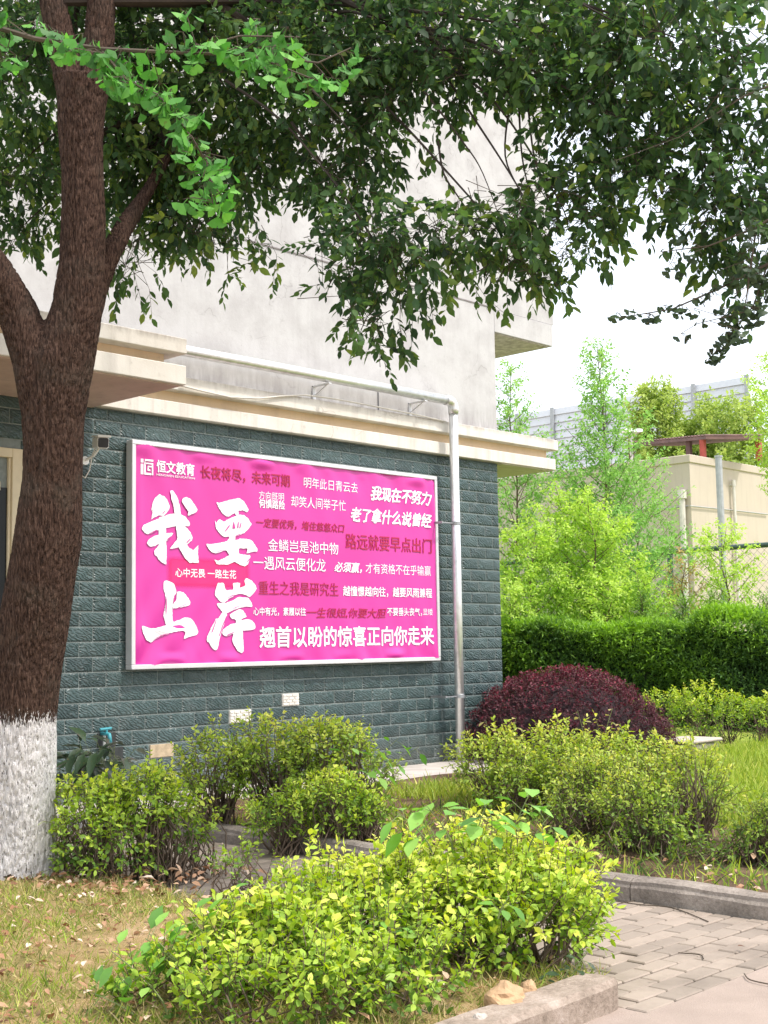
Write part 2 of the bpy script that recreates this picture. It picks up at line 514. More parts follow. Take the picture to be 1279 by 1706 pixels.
# leaf colours: 0 old, dark .. 1 young, bright; camphor fringe light is in it too
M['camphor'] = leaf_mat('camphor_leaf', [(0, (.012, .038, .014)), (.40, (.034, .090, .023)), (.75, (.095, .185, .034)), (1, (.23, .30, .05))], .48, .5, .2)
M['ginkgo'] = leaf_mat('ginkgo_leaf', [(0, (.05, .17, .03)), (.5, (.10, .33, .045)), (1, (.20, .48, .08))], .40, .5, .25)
M['ginkgodark'] = leaf_mat('ginkgo_leaf_shaded_copy', [(0, (.020, .045, .018)), (1, (.06, .11, .03))], .25, .5, .25)  # darker copy of the ginkgo leaf, shade put into the colour
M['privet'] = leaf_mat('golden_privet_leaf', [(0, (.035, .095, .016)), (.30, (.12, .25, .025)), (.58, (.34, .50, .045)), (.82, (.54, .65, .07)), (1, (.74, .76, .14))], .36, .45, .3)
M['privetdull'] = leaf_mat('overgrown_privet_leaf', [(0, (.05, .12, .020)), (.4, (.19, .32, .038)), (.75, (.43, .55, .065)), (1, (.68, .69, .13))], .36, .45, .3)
M['bigleaf'] = leaf_mat('broad_weed_leaf', [(0, (.07, .20, .03)), (.5, (.20, .44, .06)), (1, (.38, .62, .13))], .38, .45, .35)
M['darkplant'] = leaf_mat('dark_glossy_leaf', [(0, (.012, .035, .014)), (1, (.05, .11, .035))], .15, .32, .5)
M['purple'] = leaf_mat('purple_loropetalum_leaf', [(0, (.028, .006, .013)), (.5, (.090, .011, .026)), (.85, (.21, .019, .042)), (1, (.33, .04, .065))], .22, .5, .22)
M['conifer'] = leaf_mat('clipped_conifer_spray', [(0, (.026, .07, .018)), (.45, (.078, .18, .034)), (1, (.32, .54, .06))], .30, .55, .2)
M['sapling'] = leaf_mat('fresh_sapling_leaf', [(0, (.10, .22, .03)), (.5, (.32, .52, .07)), (1, (.58, .74, .16))], .42, .5, .25)
M['saplingblue'] = leaf_mat('cool_green_sapling_leaf', [(0, (.08, .20, .05)), (.5, (.22, .44, .10)), (1, (.42, .62, .18))], .42, .5, .25)
M['olive'] = leaf_mat('distant_camphor_leaf', [(0, (.12, .20, .03)), (.5, (.27, .40, .07)), (1, (.46, .56, .14))], .35, .5, .25)
M['grassbright'] = leaf_mat('sunny_grass_blade', [(0, (.14, .22, .02)), (.6, (.34, .46, .05)), (1, (.56, .56, .14))], .35, .5, .2)
M['grassdry'] = leaf_mat('mixed_dry_grass_blade', [(0, (.10, .17, .025)), (.45, (.25, .30, .05)), (.65, (.46, .38, .14)), (1, (.60, .47, .25))], .25, .6, .2)
M['litter'] = leaf_mat('fallen_dry_leaf', [(0, (.12, .05, .025)), (.4, (.33, .16, .08)), (.75, (.52, .34, .22)), (1, (.68, .56, .46))], .15, .7, .15)

# ================================================================== SETTING
D = 10.037            # plane of the tiled wall
CX = 12.56            # its right-hand corner
def sheet(name, x0, x1, y0, y1, z, mat, nx=2, ny=2, amp=0.0, sc=1.0, kind='structure'):
    xs = np.linspace(x0, x1, nx); ys = np.linspace(y0, y1, ny)
    v = []
    for y in ys:
        for x in xs:
            edge = amp and (x in (xs[0], xs[-1]) or y in (ys[0], ys[-1]))
            v.append((x, y, -.055) if edge else (x, y, z + (amp * noise.noise(Vector((x * sc, y * sc, 3.1))) if amp else 0)))
    f = [(j * nx + i, j * nx + i + 1, j * nx + nx + i + 1, j * nx + nx + i) for j in range(ny - 1) for i in range(nx - 1)]
    me = bpy.data.meshes.new(name); me.from_pydata(v, [], f)
    me.polygons.foreach_set('use_smooth', np.ones(len(f), bool)); me.update()
    o = link(name, me, mat); o['kind'] = kind
    return o
sheet('ground', -1500, 1500, -1500, 1500, -.06, M['earth'])
sheet('road', -40, 160, -40, 2.76, 0.0, M['road'])
sheet('road', -40, 4.236, 2.762, 2.93, -.001, M['road'])
sheet('planting_bed', -6, 4.46, 3.0, 8.7, .07, M['straw'], 90, 60, .035, 1.7)
sheet('planting_bed', 6.06, 12.5, 2.98, 8.86, .06, M['soil'], 60, 60, .04, 1.3)
sheet('lawn', 8.7, 60, 2.98, 7.7, .085, M['lawn'], 60, 30, .03, .8)
sheet('lawn', 12.6, 60, 8.84, 60, .06, M['lawn'], 30, 30, .03, .5)

# pavers of the path
pm = MB()
PX0, PX1, PY0, PY1 = 4.24, 5.95, 2.76, 8.82
pm.box(PX0, PX1, PY0, PY1, -.05, -.012, mi=1)
pw, pl = .10, .205
row = 0
y = PY0
while y < PY1 - .02:
    x = PX0 + (-(pl / 2) if row % 2 else 0)
    while x < PX1:
        xa, xb = max(x, PX0) + .004, min(x + pl, PX1) - .004
        if xb - xa > .03:
            dz = random.gauss(0, .0025)
            pm.box(xa, xb, y + .004, min(y + pw, PY1) - .004, -.03, .004 + dz, random.random(), bev=.005)
        x += pl
    y += pw; row += 1
tag(pm.build('path', [M['paver'], M['joint']]), kind='structure')

def kerb_run(name, mat, runs, w0=.14, z0=-.04, z1=.115, soft=False):
    mb = MB()
    for (a, b) in runs:
        a = np.array(a, float); b = np.array(b, float)
        L = np.linalg.norm(b - a); t = (b - a) / L; s = np.array([-t[1], t[0]])
        nseg = max(2, int(L / .06))
        prof = [(-w0 / 2, z0), (-w0 / 2, z1 - .045), (-w0 / 2 + .012, z1 - .03), (-w0 / 2 + .014, z1 - .012), (-w0 / 2 + .04, z1), (w0 / 2 - .02, z1), (w0 / 2, z1 - .02), (w0 / 2, z0)]
        vs = []; k = len(prof)
        for i in range(nseg + 1):
            p = a + t * (L * i / nseg)
            for (o_, z) in prof:
                j = noise.noise(Vector((p[0] * 6, p[1] * 6, z * 20 + o_ * 9))) * .007 + noise.noise(Vector((p[0] * 1.9, p[1] * 1.9, 7))) * .010
                tp_ = 1.0 if not soft or i * L / nseg > .16 else .55 + .45 * math.sqrt(max(0, 1 - (1 - i * L / nseg / .16) ** 2))
                q = p + s * (o_ * tp_ + j)
                vs.append((q[0], q[1], (z + j) * (.72 + .28 * tp_) if z > 0 else z))
        fs = [(i * k + m_, (i + 1) * k + m_, (i + 1) * k + m_ + 1, i * k + m_ + 1) for i in range(nseg) for m_ in range(k - 1)]
        fs += [tuple(range(k - 1, -1, -1)), tuple(nseg * k + m_ for m_ in range(k))]
        fs = [f[::-1] for f in fs]
        mb.add(vs, fs)
    o = mb.build(name, mat)
    tag(o, kind='structure')
    return o
runs = []
yy = 2.95
while yy < 7.9:
    runs.append(((6.02, yy + .006), (6.02, min(yy + 1.0, 7.95)))); yy += 1.0
kerb_run('kerb', M['kerb'], [(b, a) for a, b in runs])
kerb_run('kerb', M['kerb'], [((40, 2.88), (6.1, 2.88))])
kerb_run('kerb', M['pinkkerb'], [((4.27, 2.965), (3.0, 2.94)), ((3.0, 2.94), (-6, 2.9))], .2, -.04, .105, True)
ap = MB()
for i in range(4):
    ap.box(2.6 + i * 2.5, min(2.6 + (i + 1) * 2.5 - .012, 12.59), 8.86, D + .1, -.1, .03, bev=.006)
tag(ap.build('pavement', M['concrete']), kind='structure')

# ================================================================== BUILDING
bld = thing('tiled_building', 'building with teal embossed tile ground floor, cream eaves and stained grey plaster upper wall', 'building', (9, 12, 0))
b_ = MB()
b_.box(2.0, CX - .012, D + .0175, D + 9, -.3, 3.556)
b_.build('wall_core', M['grout'], bld)

# tiles
ROW, TL, Z0 = .1345, .285, -.0515
patches = [(8.98, 9.215, .756, .89), (8.29, 8.575, .621, .756), (7.345, 7.63, .352, .487), (6.78, 6.98, .487, .621), (6.915, 7.06, .352, .487)]
DOOR = (4.35, 5.985, 0.0, 3.09)
def tile_verts(u0, u1, z0, z1):
    g = .0050; b = .013; d = .011
    u0 += g * .62; u1 -= g * .62; z0 += g; z1 -= g
    um, zm = (u0 + u1) / 2, (z0 + z1) / 2
    hx = min(b, (u1 - u0) * .3); hz = min(b, (z1 - z0) * .3)
    v = [(u0, 0, z0), (u1, 0, z0), (u1, 0, z1), (u0, 0, z1),
         (u0 + hx, d * .75, z0 + hz), (u1 - hx, d * .75, z0 + hz), (u1 - hx, d * .75, z1 - hz), (u0 + hx, d * .75, z1 - hz), (um, d * 1.35, zm)]
    f = [(0, 1, 5, 4), (1, 2, 6, 5), (2, 3, 7, 6), (3, 0, 4, 7), (4, 5, 8), (5, 6, 8), (6, 7, 8), (7, 4, 8)]
    return v, f
tm = MB()
k = 0
while Z0 + k * ROW < 3.55:
    z0 = max(Z0 + k * ROW, .0); z1 = min(Z0 + (k + 1) * ROW, 3.555)
    off = (k % 2) * TL / 2 + 2.03
    u = off
    while u < CX:
        a0, a1 = u, min(u + TL, CX)
        u += TL
        segs = [(a0, a1)]
        for (p0, p1, q0, q1) in patches + [DOOR]:
            if z0 < q1 - .02 and z1 > q0 + .02:
                ns = []
                for (s0, s1) in segs:
                    if s1 <= p0 or s0 >= p1: ns.append((s0, s1)); continue
                    if s0 < p0 - .03: ns.append((s0, p0))
                    if s1 > p1 + .03: ns.append((p1, s1))
                segs = ns
        for (s0, s1) in segs:
            if s1 - s0 < .03: continue
            v, f = tile_verts(s0, s1, z0, z1)
            ti = min(1, max(0, random.gauss(.5, .27)))
            tm.add([(p[0], D + .016 - p[1], p[2]) for p in v], f, ti)
    # the return wall round the corner
    u = D + .02 + (k % 2) * TL / 2 - TL / 2
    while u < D + 9:
        a0, a1 = max(u, D + .02), u + TL
        u += TL
        if a1 - a0 < .03: continue
        v, f = tile_verts(a0, a1, z0, z1)
        tm.add([(CX - .016 + p[1], p[0], p[2]) for p in v], f, min(1, max(0, random.gauss(.5, .27))))
    k += 1
tm.build('tile_cladding', M['tile'], bld)

def mini_brick_patch(rect):
    p0, p1, q0, q1 = rect
    mb = MB()
    mb.box(p0 + .006, p1 - .006, D + .002, D + .02, q0 + .006, q1 - .006, .2)
    nr = 4; hh = (q1 - q0 - .02) / nr
    for r_ in range(nr):
        x = p0 + .01 - (.03 if r_ % 2 else 0)
        while x < p1 - .012:
            xa, xb = max(x, p0 + .01), min(x + .075, p1 - .01)
            if xb - xa > .015: mb.box(xa + .003, xb - .003, D - .006, D + .004, q0 + .01 + r_ * hh + .003, q0 + .01 + (r_ + 1) * hh - .003, .5 + .4 * random.random(), bev=.002)
            x += .078
    return mb
M['patch'] = plain('white_brick_patch', (.66, .63, .58), .8, var=.15, scale=20)
M['screed'] = plain('bare_screed', (.42, .33, .22), .9, var=.25, scale=18, bmp=.5)
mini_brick_patch(patches[0]).build('replacement_tile', M['patch'], bld)
mini_brick_patch(patches[1]).build('replacement_tile', M['patch'], bld)
mb = MB(); p = patches[2]
mb.box(p[0] + .01, p[1] - .01, D + .003, D + .021, p[2] + .008, p[3] - .008, bev=.003)
tag(mb.build('bare_screed_patch', M['screed'], bld), 'bare tan screed where a tile fell off')
M['shadepatch'] = plain('recess_shade_paint', (.028, .032, .032), .75, var=.3, scale=20)  # missing-tile recesses, the shadow near the tap put into their colour
mb = MB()
for p in patches[3:]: mb.box(p[0] + .003, p[1] - .003, D + .006, D + .021, p[2] + .003, p[3] - .003)
mb.build('shaded_tile_gap', M['shadepatch'], bld)

# eaves (front run, with the return past the corner) and the entrance canopy
def eave_rows(mbL, mbR, mbU, x0, x1, y0, y1):
    mbL.box(x0, x1, y0 + .02, y1, 3.56, 3.70, bev=.006)
    mbR.box(x0 + .0, x1 - .09, y0 + .10, y1 - .02, 3.695, 3.815)
    mbU.box(x0, x1 + .01, y0 - .02, y1, 3.81, 3.945, bev=.006)
EX = 13.66
e1, e2, e3 = MB(), MB(), MB()
eave_rows(e1, e2, e3, 6.755, EX, D - .085, D + 9)
e1.build('lower_fascia', M['eave'], bld); e2.build('fascia_recess', M['recess'], bld); e3.build('upper_fascia', M['eave'], bld)
e1, e2, e3 = MB(), MB(), MB()
e1.box(1.0, 6.737, 8.70, D + .4, 3.556, 3.72, bev=.006)
e2.box(1.0, 6.60, 8.83, D + .4, 3.715, 3.826)
e3.box(1.0, 6.737, 8.69, D + .4, 3.82, 3.95, bev=.006)
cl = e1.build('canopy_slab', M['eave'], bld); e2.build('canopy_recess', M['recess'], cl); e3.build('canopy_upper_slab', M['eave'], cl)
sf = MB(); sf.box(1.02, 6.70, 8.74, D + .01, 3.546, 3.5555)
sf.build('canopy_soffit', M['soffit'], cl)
# eave underside past the corner
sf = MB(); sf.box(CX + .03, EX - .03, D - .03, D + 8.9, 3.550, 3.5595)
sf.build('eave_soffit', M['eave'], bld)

# upper storeys
u = MB(); u.box(2.0, 12.555, D + .004, D + 9, 3.94, 12.5)
u.build('upper_wall', M['plaster'], bld)
u = MB(); u.box(12.556, 13.80, D + .012, D + 9, 5.497, 12.5)
u.build('projecting_storey_wall', M['plaster'], bld)
u = MB(); u.box(12.558, 13.765, D + .002, D + 9, 5.205, 5.49, bev=.006)
u.build('projecting_slab', M['plaster'], bld)
u = MB(); u.box(12.60, 13.72, D + .03, D + 8.9, 5.193, 5.2045)
u.build('slab_soffit', M['eave'], bld)
u = MB(); u.box(2.0, 12.55, D - .004, D + .02, 5.500, 5.514); u.build('wall_groove', plain('groove_shade_paint', (.22, .20, .20), .9), bld)  # groove line as a strip, its shade put into the dark colour
u = MB(); u.box(10.445, 10.458, D - .003, D + .02, 3.95, 4.2); u.build('expansion_joint', plain('joint_filler', (.10, .10, .11), .9), bld)

# door with cream frame at the far left
dr = MB()
x0, x1, z0, z1 = DOOR
dr.box(x1 - .10, x1, D - .03, D + .05, 0.03, z1, bev=.004)
dr.box(x0, x1 - .10, D - .03, D + .05, z1 - .08, z1, bev=.004)
dr.box(x0, x1 - .20, D - .01, D + .04, 1.84, 1.93, bev=.004)
dr.box(x0, x1 - .20, D - .01, D + .04, 2.72, 2.80, bev=.004)
dr.box(x1 - .125, x1 - .10, D - .01, D + .045, 0.03, z1 - .08, bev=.004)
dr.box(x0, x0 + .1, D - .03, D + .05, 0.03, z1 - .08, bev=.004)
M['doorframe'] = plain('cream_door_paint', (.66, .56, .38), .5, var=.1)
do = dr.build('door', M['doorframe'], bld)
gl = MB(); gl.box(x0 + .1, x1 - .125, D + .012, D + .02, .03, 2.75)
mg, ng, bg = new_mat('dark_window_glass'); bg.inputs['Base Color'].default_value = (.012, .014, .016, 1); bg.inputs['Roughness'].default_value = .25; bg.inputs['Specular IOR Level'].default_value = .2
gl.build('glass', mg, do)

# ================================================================== BILLBOARD
YB = D - .085           # plane of the printed sheet
tl, tr, br, bl = at_y(219, 731, YB), at_y(727, 795, YB), at_y(733, 1101, YB), at_y(218, 1115, YB)
BX0, BX1 = (tl[0] + bl[0]) / 2, (tr[0] + br[0]) / 2
BZ0, BZ1 = (bl[2] + br[2]) / 2, (tl[2] + tr[2]) / 2
bb = thing('billboard', 'magenta pink slogan billboard with white brush characters in a silver frame on the teal wall', 'billboard', ((BX0 + BX1) / 2, D, BZ0))
FW = .043
fr = MB()
fr.box(BX0, BX1, YB - .018, D - .005, BZ1 - FW, BZ1, bev=.005)
fr.box(BX0, BX1, YB - .018, D - .005, BZ0, BZ0 + FW, bev=.005)
fr.box(BX0, BX0 + FW, YB - .018, D - .005, BZ0 + FW + .001, BZ1 - FW - .001, bev=.004)
fr.box(BX1 - FW, BX1, YB - .018, D - .005, BZ0 + FW + .001, BZ1 - FW - .001, bev=.004)
fr.build('frame', M['alu'], bb)
bk = MB(); bk.box(BX0 + .01, BX1 - .01, D - .035, D - .008, BZ0 + .01, BZ1 - .01); bk.build('back_panel', M['steel'], bb)
IX0, IX1, IZ0, IZ1 = BX0 + FW - .01, BX1 - FW + .01, BZ0 + FW - .01, BZ1 - FW + .01
def wrinkle(x, z):
    """how far the vinyl stands off its plane (towards the viewer), metres"""
    u_, v_ = (x - IX0) / (IX1 - IX0), (z - IZ0) / (IZ1 - IZ0)
    h = .004 * noise.noise(Vector((x * 1.1, 0, z * 1.1)))
    # scallops pulled along top and bottom edge, fading inwards
    for (ed, seed, n_) in ((1 - v_, 3.0, 9), (v_, 8.0, 7)):
        fa = math.exp(-ed * 16)
        h += fa * .10 * max(0, noise.noise(Vector((x * 2.6, seed, 0)))) * math.sin(min(ed * 55, math.pi))
        h += math.exp(-ed * 7) * .030 * noise.noise(Vector((x * 4.0 + z * 2.0, seed, 1)))
    for (ed, seed) in ((u_, 5.0), (1 - u_, 11.0)):
        fa = math.exp(-ed * 36)
        h += fa * .045 * (0.4 + noise.noise(Vector((z * 1.2, seed, 0)))) * math.sin(min(ed * 110, math.pi))
    # lower left diagonal creases
    r_ = math.hypot(u_, v_ * .6)
    h += .020 * math.exp(-r_ * 9) * math.sin((x - z * .8) * 16)
    return h
nx, nz = 190, 100
v = []; f = []
for j in range(nz + 1):
    for i in range(nx + 1):
        x = IX0 + (IX1 - IX0) * i / nx; z = IZ0 + (IZ1 - IZ0) * j / nz
        v.append((x, YB - wrinkle(x, z), z))
for j in range(nz):
    for i in range(nx):
        a = j * (nx + 1) + i
        f.append((a, a + 1, a + nx + 2, a + nx + 1))
me = bpy.data.meshes.new('banner'); me.from_pydata(v, [], f); me.polygons.foreach_set('use_smooth', np.ones(len(f), bool)); me.update()
banner = link('banner', me, M['banner'], bb)

# soft crimson ribbon printed between the two pairs of brush characters
def mat_ribbon():
    m, n, b = new_mat('crimson_soft_print')
    g = N(n, 'ShaderNodeNewGeometry'); sp = N(n, 'ShaderNodeSeparateXYZ'); n.links.new(g.outputs['Position'], sp.inputs[0])
    b.inputs['Base Color'].default_value = (.86, .022, .20, 1); b.inputs['Roughness'].default_value = .45
    n.links.new(attr(n), b.inputs['Alpha'])
    return m
ra, rb_ = at_y(276, 981, YB), at_y(418, 931, YB)
rm = []; rt = []; rf = []
NXR, NZR = 40, 16
for j in range(NZR + 1):
    for i in range(NXR + 1):
        x = ra[0] + (rb_[0] - ra[0]) * i / NXR; z = ra[2] + (rb_[2] - ra[2]) * j / NZR
        du = min(i, NXR - i) / NXR / .08; dv = min(j, NZR - j) / NZR / .22
        sm = lambda t: (lambda q: q * q * (3 - 2 * q))(max(0., min(1., t)))
        rm.append((x, YB - wrinkle(x, z) - .0025, z)); rt.append(sm(du) * sm(dv) * .92)
for j in range(NZR):
    for i in range(NXR):
        a = j * (NXR + 1) + i; rf.append((a, a + 1, a + NXR + 2, a + NXR + 1))
me = bpy.data.meshes.new('printed_ribbon'); me.from_pydata(rm, [], rf)
at_ = me.attributes.new('tint', 'FLOAT', 'POINT'); at_.data.foreach_set('value', np.array(rt, np.float32)); me.update()
link('printed_ribbon', me, mat_ribbon(), bb)

def lay_on(name, me, mat, lift):
    for vv in me.vertices:
        vv.co.y = YB - wrinkle(vv.co.x, vv.co.z) - lift
    return link(name, me, mat, bb)

def text_line(s, blp, trp, mat, bold=0.0, shear=0.0, lift=.004, jitter=0.0):
    p0, p1 = at_y(*blp, YB), at_y(*trp, YB)
    c = bpy.data.curves.new('lettering', 'FONT')
    c.body = s; c.size = 1.0; c.shear = shear; c.resolution_u = 2
    if jitter: c.space_character = .96
    o = bpy.data.objects.new('lettering', c); COL.objects.link(o)
    bpy.context.view_layer.update()
    me = bpy.data.meshes.new_from_object(o.evaluated_get(bpy.context.evaluated_depsgraph_get()))
    bpy.data.objects.remove(o); bpy.data.curves.remove(c)
    n_ = len(me.vertices)
    co = np.zeros(n_ * 3); me.vertices.foreach_get('co', co); co = co.reshape(-1, 3)
    mn, mx = co.min(0), co.max(0)
    q = np.zeros_like(co)
    q[:, 0] = p0[0] + (co[:, 0] - mn[0]) / (mx[0] - mn[0]) * (p1[0] - p0[0])
    q[:, 2] = p0[2] + (co[:, 1] - mn[1]) / (mx[1] - mn[1]) * (p1[2] - p0[2])
    if jitter:
        for i in range(n_):
            nv = noise.noise_vector(Vector((q[i, 0] * 30, 1.7, q[i, 2] * 30)))
            q[i, 0] += nv.x * jitter; q[i, 2] += nv.z * jitter
    fs = [tuple(p.vertices) for p in me.polygons]
    # heavier weights: the same outline struck several times, a hair apart
    wd = max(bold, 0) * .95 * (p1[2] - p0[2])
    offs = [(0, 0)] if wd <= 0 else [(0, 0)] + [(math.cos(t) * wd, math.sin(t) * wd) for t in np.arange(8) * math.pi / 4]
    V = []; Fs = []
    for i_, (ox, oz) in enumerate(offs):
        b0 = len(V)
        for p_ in q:
            V.append((p_[0] + ox, YB - wrinkle(p_[0], p_[2]) - lift - .00025 * i_, p_[2] + oz))
        Fs += [tuple(b0 + i for i in f_) for f_ in fs]
    bpy.data.meshes.remove(me)
    me = bpy.data.meshes.new('lettering'); me.from_pydata(V, [], Fs); me.update()
    return link('lettering', me, mat, bb)

W_, R_ = M['inkwhite'], M['inkred']
B = .022
for a in [
    ('恒文教育', (260, 786.5), (324, 773.5), W_, .026),
    ('HENGWEN EDUCATION', (260, 792.5), (324.5, 795.5), W_, .02),
    ('长夜将尽，未来可期', (334.5, 797), (482.5, 791.5), R_, .024),
    ('明年此日青云去', (506, 812.5), (596, 804.5), W_, -.004),
    ('方向既明', (431.5, 831.5), (473, 821.5), W_, -.006),
    ('何惧路险', (431.5, 845.5), (474, 835), W_, .024),
    ('却笑人间举子忙', (485, 844), (576, 834), W_, -.004),
    ('我现在不努力', (618.5, 833), (716, 820), W_, .030, .20, .004, .011),
    ('老了拿什么说曾经', (584, 868.5), (717, 856.5), W_, .030, .20, .004, .011),
    ('一定要优秀，堵住悠悠众口', (427, 878), (573.5, 873.5), R_, .02, .18),
    ('金鳞岂是池中物', (446.5, 918), (563, 904.5), W_, .002),
    ('路远就要早点出门', (576, 914), (718, 898.5), R_, .014),
    ('一遇风云便化龙', (422, 948), (542, 931.5), W_, .002),
    ('必须赢，', (557, 953), (602, 938), W_, .024, .2),
    ('才有资格不在乎输赢', (609, 955), (717.5, 943), W_, -.006),
    ('心中无畏 一路生花', (291.7, 961), (393, 950), W_, .016),
    ('重生之我是研究生', (431.5, 990.5), (563.5, 971.5), R_, .002),
    ('越憧憬越向往，越要风雨兼程', (571.5, 993), (719, 980.5), W_, .016),
    ('心中有光，素履以往', (422, 1025.5), (509, 1012.5), W_, .014),
    ('一生很短,你要大胆', (511, 1029.5), (642.5, 1014), R_, .014, .20, .004, .008),
    ('不要垂头丧气，', (645, 1026), (702, 1013), W_, .012),
    ('显矮', (704.5, 1025), (720, 1014), W_, -.004),
    ('翘首以盼的惊喜正向你走来', (433, 1079), (720.5, 1043.5), W_, .022)]:
    text_line(*a)

# brush characters: traced outlines, each stroke densified and roughened
STROKES = [
 ((225, 815, 10.658), [
  [(440,80),(465,120),(500,110),(560,180),(600,270),(615,300),(590,380),(540,440),(500,475),(410,470),(330,510),(275,545),(290,490),(320,330),(285,400),(300,270),(340,180),(390,120)],
  [(105,690),(140,640),(260,585),(420,520),(500,480),(620,440),(690,435),(800,445),(880,480),(950,560),(975,620),(960,660),(860,655),(720,655),(600,680),(540,690),(430,715),(330,760),(230,805),(170,780),(125,730)],
  [(415,500),(510,480),(545,690),(550,800),(550,940),(555,1130),(550,1345),(480,1310),(430,1270),(330,1130),(345,1070),(415,1000),(420,715)],
  [(205,955),(240,890),(330,835),(430,800),(430,960),(350,1010),(270,1025),(225,990)],
  [(535,780),(680,780),(620,850),(540,935)],
  [(610,20),(665,25),(720,100),(760,190),(790,330),(805,450),(830,650),(900,680),(970,760),(1020,860),(1000,910),(910,985),(950,1040),(1030,1085),(1115,985),(1105,1150),(1120,1310),(960,1310),(900,1250),(830,1150),(770,1030),(600,1065),(745,880),(715,650),(690,430),(670,280),(625,120)],
  [(815,200),(850,150),(910,140),(980,180),(1050,280),(1100,360),(1080,410),(1010,440),(920,475),(940,395),(870,310),(835,240)]]),
 ((335, 820, 12.181), [
  [(305,215),(325,195),(350,225),(560,160),(760,120),(850,170),(920,280),(965,370),(930,415),(830,365),(750,380),(760,460),(700,480),(690,420),(610,460),(560,500),(500,495),(430,430),(350,310)],
  [(285,570),(310,640),(320,590),(375,545),(450,605),(560,540),(700,480),(760,455),(860,465),(950,530),(990,610),(1020,650),(960,740),(870,830),(760,870),(660,900),(560,900),(460,910),(380,850),(300,740),(280,640)],
  [(580,880),(690,890),(690,990),(540,1010)],
  [(90,1045),(180,1055),(340,1035),(500,1000),(580,940),(700,980),(780,940),(960,955),(1020,980),(1080,1060),(1145,1170),(1130,1215),(1060,1205),(910,1245),(940,1145),(770,1140),(560,1165),(440,1190),(290,1245),(200,1215),(130,1130)],
  [(480,1150),(760,1135),(750,1240),(800,1260),(1000,1280),(960,1400),(940,1470),(880,1505),(780,1475),(670,1410),(540,1470),(310,1465),(250,1365),(340,1390),(470,1330),(565,1275)]]),
 ((225, 960, 10.658), [
  [(500,110),(540,70),(610,90),(690,140),(720,240),(735,290),(690,350),(670,480),(660,580),(665,780),(690,810),(560,870),(540,850),(530,780),(500,700),(520,560),(540,420),(520,300),(500,220)],
  [(740,280),(780,260),(860,290),(930,370),(980,460),(970,510),(880,540),(665,578),(668,500),(720,440)],
  [(100,880),(150,890),(270,930),(400,915),(560,865),(690,805),(800,760),(900,725),(970,745),(1050,820),(1100,920),(1125,990),(1090,1040),(1000,1060),(850,1115),(890,990),(830,965),(680,985),(500,1050),(380,1110),(320,1150),(290,1180),(200,1140),(130,1030),(105,960)]]),
 ((335, 955, 12.181), [
  [(335,190),(380,200),(420,185),(460,210),(480,300),(510,350),(650,330),(640,200),(790,190),(775,300),(880,260),(905,230),(870,150),(915,90),(1040,160),(1100,240),(1130,310),(1080,390),(980,490),(900,440),(800,410),(690,440),(560,520),(470,600),(400,590),(350,540),(270,430),(290,340)],
  [(310,620),(400,600),(470,610),(640,550),(760,480),(850,490),(950,490),(1010,580),(1045,670),(1020,690),(980,670),(830,690),(640,750),(500,820),(430,790),(370,720)],
  [(430,780),(500,810),(530,830),(470,1000),(420,1160),(370,1330),(330,1540),(290,1560),(220,1520),(150,1400),(110,1380),(115,1290),(190,1120),(290,920),(340,920)],
  [(570,840),(640,790),(770,725),(850,750),(890,820),(925,885),(820,920),(800,980),(700,960),(690,930),(620,935)],
  [(430,1150),(600,1030),(700,1010),(840,950),(940,925),(1020,950),(1080,1020),(1100,1080),(1090,1130),(1000,1155),(830,1165),(640,1230),(510,1285),(440,1250),(420,1200)],
  [(700,955),(800,920),(820,1000),(835,1160),(850,1380),(860,1580),(820,1620),(740,1580),(650,1440),(620,1350),(650,1230),(700,1100)]]),
]
SLITS = [((335, 820, 12.181), [[(650,580),(690,740),(625,740)], [(740,590),(755,600),(745,735),(720,730)], [(795,600),(808,610),(785,735),(765,735)], [(560,660),(580,680),(470,810),(460,800)], [(680,880),(790,840),(785,855),(690,890)], [(290,1210),(440,1160),(440,1172),(300,1218)], [(905,1420),(975,1330),(985,1340),(920,1425)]]),
 ((225, 815, 10.658), [[(230,790),(380,715),(400,720),(330,760)], [(545,895),(630,830),(640,840),(560,905)], [(890,950),(970,870),(980,885),(905,965)], [(470,430),(520,380),(530,390),(480,440)]]),
 ((225, 960, 10.658), [[(320,1120),(480,1040),(640,1000),(480,1055)], [(665,480),(690,320),(700,320),(685,470)], [(530,560),(545,350),(552,350),(545,720)], [(720,570),(900,490),(905,497),(760,560)]]),
 ((335, 955, 12.181), [[(345,1280),(420,1060),(505,860),(515,870),(430,1080),(362,1280)], [(190,1210),(290,940),(300,945),(215,1200)], [(540,770),(700,680),(820,655),(700,695)], [(500,1255),(660,1185),(665,1195),(520,1270)], [(490,520),(600,450),(720,430),(600,470)]])]
